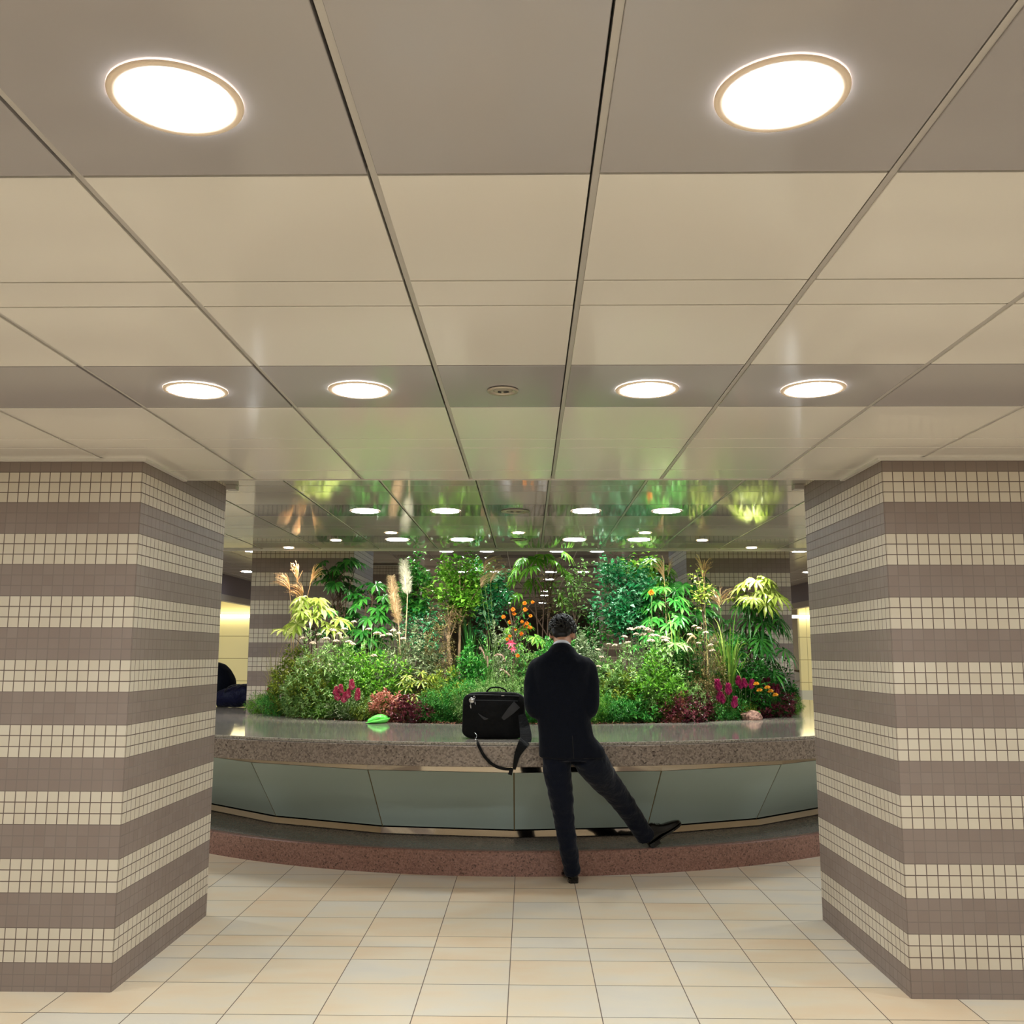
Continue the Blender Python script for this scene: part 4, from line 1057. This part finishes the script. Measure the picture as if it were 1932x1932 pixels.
def head(kind, mk):
    if (kind, mk) in proto: return proto[(kind, mk)]
    b = MB()
    if kind == 'umbel':
        for i in range(46):
            a = R.uniform(0, 2*pi); r_ = math.sqrt(R.random()); b.ball((cos(a)*r_*.026, sin(a)*r_*.026, .012*(1-r_*r_)+R.uniform(-.003, .003)), .0048*R.uniform(.7, 1.2), 6, 4)
    elif kind == 'pom':
        for i in range(90):
            d = rv(1).normalized(); d.z = abs(d.z)*.9-.25; leaf(b, d*.006, d+rv(.15), .020, .011, .0, rv(1))
    elif kind == 'ball':
        for i in range(70):
            d = rv(1).normalized(); leaf(b, d*.005, d+rv(.15), .019, .012, .0, rv(1))
    elif kind == 'flame':
        b.tube([(0, 0, 0), (0, 0, .012), (0, 0, .03), (0, 0, .064)], [.005, .014, .011, .001], 8)
        for i in range(110):
            t = R.random(); a = R.uniform(0, 2*pi); r_ = .022*(1-t)**.7; leaf(b, Vector((cos(a)*r_*.5, sin(a)*r_*.5, .055*t)), Vector((cos(a)*.7, sin(a)*.7, 1)), .024, .010, 0)
    elif kind == 'cock':
        for i in range(220):
            a = R.uniform(-1.3, 1.3); leaf(b, Vector((sin(a)*.035, R.uniform(-.012, .012), .03*cos(a))), Vector((sin(a), R.gauss(0, .5), cos(a))), .016, .010, 0, rv(1))
    elif kind == 'lily':
        for i in range(6):
            a = 2*pi*i/6; leaf(b, Vector((0, 0, 0)), Vector((cos(a), -.5, sin(a))), .05, .018, .2, Vector((0, -1, 0)))
            leaf(b, Vector((0, -.005, 0)), Vector((cos(a+.5), -1, sin(a+.5))), .03, .012, .1, Vector((0, -1, 0)))
    o = b.build('flower_head', FM[mk]); proto[(kind, mk)] = o; proto[(kind, mk, 'used')] = False
    return o
def flower(e, kind, mk, p, s=1, rot=(0, 0, 0), nm='flower_head'):
    o = head(kind, mk); key = (kind, mk, 'used')
    if proto[key]: o = inst(o, e)
    else: proto[key] = True; o.parent = e
    o.name = nm; o.location = p; o.scale = (s, s, s); o.rotation_euler = rot; return o

def edge_D(x): return PC[1]-SB*math.sqrt(max(0, 1-((x-SX)/SA)**2))
def plant(name, x, D, ytop, wpx, label, cat='plant', group=None, z0=.905):
    """root on the soil; returns the Empty, its width and its height in metres"""
    D = max(D, edge_D(at(x, ytop, D).x)+(.10 if 'red_' in name or 'flame' in name else .24)); q_ = at(x, ytop, D); e = empty(name, (q_.x, D, z0)); tag(e, label, cat, group)
    return e, wpx*(D-.1)/F, q_.z-z0
def rel(e, x, y, D=None):
    return at(x, y, D or e.location.y)-Vector(e.location)
GP = None
# ---- tall trees and fan-leaved plants at the back
e, w, h = plant('small_tree', 868, 9.45, 1034, 170, 'leafy tree with bright green crown at the ceiling edge, left of the middle gap', 'tree'); tree(e, w*.95, h, h-.62, 'bright', 26, 58, .06, .034, 'pbark', .02)
e, w, h = plant('small_tree', 852, 9.30, 1120, 40, 'pale mottled bare-stemmed trunk with a few dry leaves left of the middle gap', 'tree'); tree(e, .34, h, h-.35, 'brown', 14, 20, .035, .012, 'pbark', .030)
e, w, h = plant('small_tree', 788, 9.55, 1046, 100, 'upright tree with large glossy leaves standing behind the white pampas plume', 'tree'); tree(e, w, h, h-.62, 'emerald', 20, 34, .075, .04)
e, w, h = plant('small_tree', 918, 9.75, 1046, 120, 'broad glossy-leaved tree directly left of the middle gap, above the orange flowers', 'tree'); tree(e, w*.95, h, h-.75, 'teal', 22, 42, .06, .034)
e, w, h = plant('small_tree', 805, 9.35, 1130, 110, 'dense blue-green shrub tree under the pampas plumes', 'tree'); tree(e, w, h, h-.75, 'teal', 22, 36, .045, .024)
e, w, h = plant('small_tree', 1085, 9.75, 1042, 100, 'slender sparse tree with thin dark branches just right of the man\'s head', 'tree'); tree(e, w, h, h-.80, 'soft', 15, 22, .045, .026, 'bark', .016)
e, w, h = plant('small_tree', 1182, 9.50, 1036, 175, 'largest dense tree with glossy blue-green leaves, right of the man', 'tree'); tree(e, w*.95, h, h-.88, 'teal', 42, 62, .055, .034)
e, w, h = plant('small_tree', 1215, 9.75, 1036, 110, 'bright green leafy tree touching the ceiling edge, behind the largest tree', 'tree'); tree(e, w, h, h-.5, 'bright', 22, 46, .06, .034)
e, w, h = plant('small_tree', 1120, 9.40, 1150, 80, 'low dark-stemmed shrub tree behind the man\'s right shoulder', 'tree'); tree(e, w, h, h-.6, 'dark', 16, 26, .045, .022)
e, w, h = plant('small_tree', 1035, 9.9, 1040, 60, 'thin tree with twisting bare twigs behind the man\'s head', 'tree'); tree(e, .42, h, h-.7, 'brown', 12, 12, .04, .018, 'bark', .012)
e, w, h = plant('fan_leaved_plant', 1020, 9.8, 1042, 150, 'bright fan-leaved plant hanging across the top of the middle gap'); fan(e, w*.95, h, h-.50, 'bright', 16, .15, 9, .18, .7, .45, 3, 3.4)
e, w, h = plant('fan_leaved_plant', 985, 9.35, 1165, 60, 'low bright green ferny plant behind the orange flowers'); fan(e, .5, h, .25, 'bright', 18, .10, 9, .2, .6, .3)
e, w, h = plant('fan_leaved_plant', 640, 9.75, 1056, 115, 'tall dark fan-leaved plant rising against the striped pillar at the left'); fan(e, w, h, h-.75, 'dark', 22, .115, 9, .26, .5, .3)
e, w, h = plant('fan_leaved_plant', 700, 9.5, 1098, 110, 'dark broad fan-leaved plant between the left pillar and the pampas plumes'); fan(e, w, h, h-.75, 'dark', 26, .12, 8, .28, .5, .3)
e, w, h = plant('fan_leaved_plant', 592, 9.25, 1126, 130, 'yellow-green fan-leaved plant with flat layered leaves at the left'); fan(e, w, h, h-.34, 'lime', 18, .135, 9, .24, .35, .35)
e, w, h = plant('fan_leaved_plant', 1245, 9.65, 1056, 90, 'bright fan-leaved plant beside the ceiling edge right of the largest tree'); fan(e, w, h, h-.35, 'bright', 14, .13, 9, .2)
e, w, h = plant('fan_leaved_plant', 1288, 9.55, 1082, 170, 'wide dark green fan-leaved plant right of the largest tree'); fan(e, w, h, h-.75, 'dark', 40, .13, 9, .24, .5, .3, 6)
e, w, h = plant('fan_leaved_plant', 1255, 9.35, 1110, 120, 'mid green fan-leaved plant below the tree canopy at the right'); fan(e, w, h, h-.6, 'emerald', 28, .11, 8, .26, .5, .3, 5)
e, w, h = plant('fan_leaved_plant', 1420, 9.35, 1092, 130, 'pale yellow-green fan-leaved plant spreading at the upper right'); fan(e, w, h, h-.30, 'lime', 14, .15, 10, .2, .4, .35)
e, w, h = plant('fan_leaved_plant', 1415, 9.6, 1128, 170, 'dark fan-leaved plant with drooping leaflets in front of the right pillar'); fan(e, w, h, h-.95, 'dark', 40, .15, 9, .16, .8, .5, 6)
e, w, h = plant('fan_leaved_plant', 1268, 8.95, 1215, 40, 'small bright fan-leaved plant among the cream flower heads at the right'); fan(e, .34, h, h-.12, 'soft', 7, .12, 7, .26, .4, .3, 2)
# ---- silver grasses with golden plumes
e, w, h = plant('plume_grass', 550, 9.2, 1180, 60, 'tall grass with curved golden plumes at the far left', 'grass'); blades(e, .5, .85, 'straw', 36, .008)
for x, y, o in ((545, 1098, -1), (572, 1116, -1), (562, 1080, -.3), (590, 1085, .6)): plume(e, (0, 0, .2), rel(e, x, y), (o, 0, 0), 'gold', .20)
e, w, h = plant('plume_grass', 952, 9.25, 1110, 60, 'grass with tan plumes arching over the left edge of the middle gap', 'grass'); blades(e, .5, .8, 'blade', 34, .008)
for x, y, o in ((912, 1062, 1), (925, 1080, 1), (905, 1092, .8)): plume(e, (0, 0, .2), rel(e, x, y), (o*1.3, 0, -.2), 'beige', .22)
e, w, h = plant('plume_grass', 1252, 9.3, 1070, 40, 'grass with a single fresh green plume touching the ceiling edge', 'grass'); blades(e, .4, .9, 'blade', 24, .008)
plume(e, (0, 0, .2), rel(e, 1252, 1075), (-.6, 0, 0), 'gold', .24, 14); plume(e, (0, 0, .2), rel(e, 1262, 1066), (.25, 0, 0), 'beige', .16, 8)
e, w, h = plant('plume_grass', 1330, 9.3, 1070, 40, 'grass with an upright golden plume at the upper right', 'grass'); blades(e, .45, .9, 'straw', 24, .008)
plume(e, (0, 0, .2), rel(e, 1325, 1072), (-.35, 0, 0), 'gold', .24, 14, .4); plume(e, (0, 0, .2), rel(e, 1330, 1068), (.9, 0, .1), 'gold', .16, 8, .4)
e, w, h = plant('plume_grass', 1362, 9.15, 1120, 60, 'grass with a spreading tan plume above the arching strap leaves', 'grass'); blades(e, .5, .9, 'blade', 24, .009)
plume(e, (0, 0, .2), rel(e, 1356, 1128), (-.8, 0, 0), 'beige', .2, 14, .7); plume(e, (0, 0, .2), rel(e, 1360, 1122), (.9, 0, 0), 'beige', .2, 14, .6)
e, w, h = plant('yellow_leaved_twig', 1322, 9.1, 1075, 40, 'thin shrub with yellow-green round leaves under the golden plume', 'shrub'); tree(e, .26, h, h-.30, 'lime', 9, 16, .035, .03, 'bark', .008)
# ---- pampas
e, w, h = plant('pampas_grass', 765, 9.15, 1046, 60, 'pampas grass with one white and one beige feathery plume', 'grass'); blades(e, .6, .9, 'straw', 40, .008)
pampas(e, (0, 0, .2), rel(e, 769, 1122), rel(e, 762, 1060), 'white', .075); pampas(e, (0, 0, .2), rel(e, 752, 1178), rel(e, 738, 1090), 'beige', .07)
# ---- strap-leaved grasses
e, w, h = plant('strap_leaved_grass', 1372, 8.98, 1140, 150, 'arching strap-leaved grass with long green blades at the right', 'grass'); blades(e, w*1.15, h*1.1, 'blade', 34, .020, .55)
e, w, h = plant('strap_leaved_grass', 1272, 9.1, 1150, 90, 'upright dark strap-leaved grass left of the arching one', 'grass'); blades(e, w, h*1.05, 'blade', 22, .014, .4)
e, w, h = plant('reed_grass', 888, 9.05, 1150, 70, 'fine upright dark green reeds beside the pale trunk', 'grass'); blades(e, w, h, 'dark', 70, .006, .3)
e, w, h = plant('reed_grass', 925, 8.95, 1165, 90, 'loose light green grass left of the orange flowers', 'grass'); blades(e, w*1.1, h, 'soft', 60, .006, .6)
e, w, h = plant('reed_grass', 520, 9.2, 1190, 70, 'dry thin grass leaning out at the left end of the planter', 'grass'); blades(e, w*1.3, h, 'straw', 40, .005, .6)
e, w, h = plant('reed_grass', 700, 9.0, 1150, 120, 'fine arching grass among the cream flower heads at the left', 'grass'); blades(e, w*1.1, h, 'soft', 44, .004, .6)
e, w, h = plant('reed_grass', 505, 9.1, 1290, 60, 'low brownish tuft of grass at the left corner of the soil', 'grass'); blades(e, w*1.4, h, 'brown', 70, .005, .8)
# ---- cream umbel flowers
def umbels(e, tips, pts, s=1):
    st = MB()
    for (x, y, D) in pts:
        p = at(x, y, D)-Vector(e.location); st.tube([(p.x*.4, p.y*.4, .1), (p.x*.8, p.y*.8, p.z*.6), p], .0022, 4)
        flower(e, 'umbel', 'umbel', p, s*R.uniform(.85, 1.2), (R.uniform(-.15, .25), R.uniform(-.2, .2), R.uniform(0, 6)))
    st.build('flower_stalks', FM['stem'], e)
e, w, h = plant('cream_flowered_shrub', 625, 9.0, 1206, 170, 'wide bush topped with cream flat flower heads at the left', 'shrub'); t = bush(e, w, h, 'soft', 58, 22, .06, .017, .2)
umbels(e, t, [(x, y, 8.95+R.uniform(-.1, .1)) for x, y in ((602, 1198), (615, 1206), (628, 1190), (640, 1196), (650, 1188), (646, 1204), (658, 1212), (668, 1174), (696, 1188), (712, 1196), (722, 1200), (664, 1216), (634, 1210), (572, 1205), (590, 1214))], 1.1)
e, w, h = plant('cream_flowered_shrub', 745, 8.95, 1195, 70, 'small cream-flowered bush under the beige pampas plume', 'shrub'); t = bush(e, w, h, 'grey', 30, 18, .05, .014)
umbels(e, t, [(742, 1190, 8.9), (752, 1196, 8.9), (735, 1198, 8.88), (706, 1238, 8.8), (760, 1206, 8.9)])
e, w, h = plant('cream_flowered_shrub', 1222, 8.9, 1202, 140, 'bush topped with a dense row of cream flower heads right of the man', 'shrub'); t = bush(e, w, h, 'soft', 58, 22, .055, .016)
umbels(e, t, [(x, y, 8.85+R.uniform(-.08, .08)) for x, y in ((1190, 1188), (1203, 1186), (1212, 1184), (1221, 1188), (1228, 1192), (1200, 1197), (1214, 1198), (1230, 1200), (1238, 1200), (1252, 1204), (1259, 1206), (1256, 1210), (1178, 1202), (1184, 1214), (1228, 1210), (1160, 1218))], 1.15)
e, w, h = plant('cream_flowered_shrub', 1326, 9.0, 1185, 90, 'thin brownish bush with a few cream flower heads left of the strap leaves', 'shrub'); t = bush(e, w, h, 'brown', 44, 22, .04, .010)
umbels(e, t, [(1310, 1182, 8.9), (1318, 1186, 8.9), (1332, 1194, 8.9), (1302, 1198, 8.9), (1318, 1214, 8.85), (1341, 1218, 8.85), (1344, 1228, 8.85), (1303, 1268, 8.75), (1298, 1222, 8.8)], .9)
e, w, h = plant('cream_flowered_shrub', 1122, 8.95, 1212, 60, 'pale-budded bush beside the man\'s right shoulder', 'shrub'); t = bush(e, w, h, 'grey', 36, 18, .035, .014)
umbels(e, t, [(1128, 1226, 8.9), (1135, 1240, 8.9), (1130, 1258, 8.85), (1148, 1216, 8.9)], .8)
# ---- middle bushes
mid = [
 ('leafy_shrub', 'bush', 560, 9.05, 1225, 90, 'olive', 'yellow-green leafy bush at the left end below the layered leaves'),
 ('leafy_shrub', 'bush', 600, 8.9, 1245, 100, 'olive', 'dense yellow-green bush below the left cream flowers'),
 ('leafy_shrub', 'bush', 668, 8.95, 1225, 80, 'bright', 'mid green bush in front of the left pillar, behind the magenta flowers'),
 ('leafy_shrub', 'bush', 730, 8.9, 1235, 100, 'bright', 'bright bush below the small cream-flowered bush'),
 ('leafy_shrub', 'bush', 790, 9.05, 1190, 80, 'grey', 'grey-green fine-leaved bush under the blue-green shrub tree'),
 ('leafy_shrub', 'bush', 825, 9.1, 1160, 70, 'brown', 'brownish twiggy bush left of the pale trunk'),
 ('leafy_shrub', 'bush', 790, 8.75, 1262, 90, 'olive', 'yellow-tinted palm-leaved bush above the dark red leaves at the left'),
 ('leafy_shrub', 'bush', 835, 8.8, 1265, 90, 'olive', 'olive green bush in front of the pale trunk'),
 ('leafy_shrub', 'bush', 890, 8.9, 1215, 80, 'emerald', 'emerald bush between the pale trunk and the foxtail grass'),
 ('leafy_shrub', 'bush', 950, 9.1, 1185, 80, 'grey', 'pale grey-green bush around the orange flowers'),
 ('leafy_shrub', 'bush', 1005, 9.0, 1225, 80, 'soft', 'light-leaved bush at the man\'s left shoulder'),
 ('leafy_shrub', 'bush', 1050, 9.1, 1190, 90, 'emerald', 'green bush hidden behind the man\'s head'),
 ('leafy_shrub', 'bush', 1100, 9.05, 1180, 70, 'grey', 'grey-green bush right beside the man\'s head'),
 ('leafy_shrub', 'bush', 1150, 8.85, 1240, 80, 'soft', 'light green bush beside the man\'s right arm'),
 ('leafy_shrub', 'bush', 1165, 8.8, 1262, 80, 'olive', 'fine olive bush below the cream flowers near the man\'s arm'),
 ('leafy_shrub', 'bush', 1235, 8.75, 1240, 100, 'bright', 'dense mid green bush below the right cream flowers'),
 ('leafy_shrub', 'bush', 1290, 9.0, 1210, 70, 'dark', 'dark bush between the cream flowers and the brownish bush'),
 ('leafy_shrub', 'bush', 1320, 8.8, 1255, 70, 'brown', 'brownish green fine bush left of the base of the strap leaves'),
 ('leafy_shrub', 'bush', 1400, 9.2, 1225, 110, 'dark', 'dark bush behind the magenta flowers at the right'),
 ('leafy_shrub', 'bush', 1460, 9.4, 1250, 70, 'dark', 'dark bush at the right end in front of the pillar'),
]
for nm, kd, x, D, y, wp, mk, lb in mid:
    e, w, h = plant(nm, x, D, y, wp, lb, 'shrub')
    if 'palm-leaved' in lb: fan(e, w, h, .1, 'olive', 34, .075, 7, .2, .4, .2, 6)
    else: bush(e, w*1.1, h, mk, 44, 20, .060 if mk not in ('brown', 'grey') else .045, .023 if mk not in ('brown',) else .010)
# ---- feathery front row
front = [
 ('f', 500, 9.05, 1308, 60, 'bright', 'low green cushion at the left corner of the soil'),
 ('f', 540, 8.85, 1290, 90, 'emerald', 'feathery green plant left of the magenta flowers, nearest the corner'),
 ('f', 590, 8.72, 1288, 100, 'soft', 'light feathery mound left of the magenta flowers'),
 ('f', 615, 8.62, 1318, 70, 'bright', 'low bright mound at the soil edge left of the magenta flowers'),
 ('f', 690, 8.62, 1285, 80, 'soft', 'pale feathery mound right of the left magenta flowers'),
 ('f', 705, 8.55, 1318, 80, 'olive', 'low yellow-green mound just behind the lime green tray'),
 ('f', 825, 8.50, 1300, 70, 'emerald', 'deep green feathery mound left of the black briefcase'),
 ('f', 868, 8.60, 1275, 90, 'emerald', 'tall feathery green mound behind the left end of the black briefcase'),
 ('f', 905, 8.45, 1295, 90, 'soft', 'soft green feathery mound behind the middle of the black briefcase'),
 ('f', 950, 8.60, 1265, 90, 'soft', 'pale feathery mound below the foxtail plumes'),
 ('f', 985, 8.45, 1315, 70, 'emerald', 'low green mound between the briefcase and the man'),
 ('f', 1035, 8.5, 1290, 90, 'emerald', 'feathery mound hidden behind the man\'s back'),
 ('f', 1095, 8.5, 1290, 90, 'bright', 'feathery mound partly behind the man\'s right side'),
 ('f', 1150, 8.45, 1310, 80, 'emerald', 'low green mound just right of the man'),
 ('b', 1195, 8.42, 1315, 90, 'emerald', 'bright broad-leaved low plant at the soil edge right of the man'),
 ('f', 1240, 8.55, 1290, 80, 'soft', 'soft green mound left of the right dark red leaves'),
 ('f', 1290, 8.65, 1283, 90, 'soft', 'pale feathery plant above the right dark red leaves'),
 ('f', 1330, 8.55, 1325, 100, 'emerald', 'low deep green mound between the dark red leaves and the rock'),
 ('f', 1385, 8.80, 1320, 80, 'olive', 'olive mound left of the pink rock'),
 ('f', 1484, 9.20, 1308, 50, 'bright', 'small green tuft at the right end of the soil'),
]
for kd, x, D, y, wp, mk, lb in front:
    e, w, h = plant('feathery_plant' if kd == 'f' else 'broad_leaved_plant', x, D, y, wp, lb)
    if kd == 'f': feather(e, w*1.15, h, mk, 56, 22)
    else: bush(e, w*1.1, h, mk, 46, 16, .05, .028)
# ---- coloured foliage
for x, D, y, wp, mk, lb in ((775, 8.45, 1312, 80, 'maroon', 'dark red leafy plant right of the lime green tray'), (730, 8.6, 1300, 60, 'pinkleaf', 'salmon pink leafy plant above the lime green tray'),
        (1278, 8.45, 1312, 100, 'maroon', 'dark red leafy plant at the soil edge midway right of the man'), (1270, 8.6, 1310, 40, 'pinkleaf', 'small pinkish plant behind the right dark red leaves'),
        (1455, 9.0, 1296, 80, 'maroon', 'dark red leafy plant right of the pink rock'), (1325, 8.75, 1298, 40, 'maroon', 'wine red sprig left of the right magenta flowers'),
        (1425, 9.0, 1318, 60, 'maroon', 'wine red low plant behind the pink rock')):
    e, w, h = plant('red_leaved_plant', x, D, y, wp, lb); bush(e, w*1.1, h, mk, 34, 16, .045, .024)
# ---- celosias
def celosia(x, D, y, wp, heads, mk, lb, kind='flame', fm='dark', s=1.3):
    e, w, h = plant('flame_flower', x, D, y+22, wp, lb, 'flower'); bush(e, w, h, fm, 20, 14, .06, .018)
    st = MB()
    for hx, hy in heads:
        p = at(hx, hy+14, D-.05)-Vector(e.location); st.tube([(p.x*.5, p.y*.5, .05), p], .003, 4); flower(e, kind, mk, p, s*R.uniform(.85, 1.15), (R.uniform(-.15, .15), R.uniform(-.2, .2), 0))
    st.build('flower_stalks', FM['stem'], e)
celosia(652, 8.6, 1290, 75, [(632, 1298), (644, 1294), (664, 1288), (674, 1302), (648, 1312), (673, 1308), (638, 1308), (656, 1304)], 'silver', 'cluster of pink-red flame-shaped flowers at the left front', fm='grey')
celosia(1368, 8.85, 1290, 80, [(1357, 1290), (1375, 1297), (1356, 1310), (1364, 1314), (1385, 1322)], 'magenta', 'cluster of magenta flame-shaped flowers behind the rock', s=1.4)
celosia(1405, 9.05, 1285, 60, [(1393, 1280), (1398, 1286), (1407, 1284), (1417, 1286)], 'magenta', 'row of magenta flame-shaped flowers left of the yellow pompoms')
celosia(1452, 9.2, 1285, 50, [(1440, 1283), (1449, 1284), (1459, 1292), (1466, 1296)], 'crim', 'row of dark crimson flame-shaped flowers at the right end')
e, w, h = plant('cockscomb_flower', 520, 9.0, 1300, 50, 'dark crimson crested flowers with a pale pink spike at the left end', 'flower'); bush(e, w, h, 'grey', 20, 14, .04, .012)
for x, y in ((514, 1299), (524, 1292), (535, 1288)): flower(e, 'cock', 'crim', rel(e, x, y), .85)
flower(e, 'flame', 'palew', rel(e, 524, 1284), 1.3, (0, .35, 0)); flower(e, 'flame', 'silver', rel(e, 506, 1308), .8)
# ---- yellow pompoms
e, w, h = plant('pompom_flower', 1438, 9.0, 1300, 60, 'golden yellow pompom flowers above the dark red leaves at the right', 'flower'); bush(e, w, h, 'dark', 24, 14, .05, .02)
st = MB()
for x, y in ((1427, 1291), (1448, 1298), (1454, 1305), (1463, 1312), (1433, 1303)):
    p = rel(e, x, y, 8.93); st.tube([(p.x*.5, 0, .05), p], .0025, 4); flower(e, 'pom', 'yel', p, 1.15)
st.build('flower_stalks', FM['stem'], e)
# ---- orange flowers and the pink lily
e, w, h = plant('orange_flowered_plant', 978, 8.9, 1150, 60, 'tall plant with clusters of orange flowers left of the man\'s head', 'flower'); 
st = MB(); K = [(968, 1150), (970, 1158), (990, 1138), (991, 1150), (962, 1174), (985, 1173), (994, 1176), (998, 1183), (991, 1181), (1001, 1184), (972, 1188), (984, 1196), (957, 1206), (962, 1200), (977, 1237), (1001, 1162), (950, 1164), (1005, 1136)]
st.tube(catmull([(-.04, 0, 0), (-.05, 0, .4), (-.035, 0, .7), rel(e, 961, 1150)], 5), .008, 6); 
for x, y in K:
    p = rel(e, x, y, 8.9+R.uniform(-.06, .06)); st.tube([(-.04, 0, max(.1, p.z-.18)), p], .0025, 4); flower(e, 'ball', 'orange', p, R.uniform(.75, 1.05))
st.build('stems', FM['bark'], e); f = MB()
for i in range(160): leaf(f, Vector((R.gauss(0, .05), R.gauss(0, .05), R.uniform(.2, h*1.0))), rv(1), .05, .018)
f.build('foliage', LM['emerald'], e)
e, w, h = plant('pink_lily', 964, 8.72, 1212, 30, 'pink lily with two blooms under the orange flowers', 'flower'); flower(e, 'lily', 'rose', rel(e, 964, 1213), 1.1); flower(e, 'lily', 'rose', rel(e, 968, 1224), .8)
b = MB(); b.tube([(0, 0, 0), rel(e, 965, 1225)], .004, 5); b.build('stem', FM['stem'], e)
e, w, h = plant('orange_bloom', 1229, 9.0, 1119, 20, 'single salmon-orange bloom on the fan-leaved plant at the right', 'flower'); flower(e, 'ball', 'orange', rel(e, 1229, 1118), 1.4)
b = MB(); b.tube([(0, 0, 0), rel(e, 1229, 1120)], .004, 5); b.build('stem', FM['stem'], e)
# ---- foxtail grass
e, w, h = plant('foxtail_grass', 925, 8.72, 1240, 70, 'grass with arched pinkish foxtail plumes behind the briefcase', 'grass'); blades(e, w, h, 'soft', 50, .006, .6)
for pts in ([(918, 1300), (919, 1262), (912, 1232), (905, 1222)], [(918, 1300), (924, 1262), (933, 1238), (946, 1236), (953, 1246)], [(920, 1300), (921, 1270), (920, 1250), (919, 1240)], [(915, 1300), (925, 1272), (942, 1262), (955, 1268), (964, 1278)], [(1312, 0)]):
    if len(pts) < 3: continue
    foxtail(e, [rel(e, x, y) for x, y in pts])
e, w, h = plant('foxtail_grass', 1300, 8.85, 1210, 40, 'arched cream foxtail plume left of the brownish bush', 'grass'); blades(e, .25, h*.8, 'straw', 20, .005, .6)
foxtail(e, [rel(e, x, y) for x, y in ((1296, 1300), (1292, 1250), (1296, 1214), (1306, 1200), (1312, 1204))], 'beige')
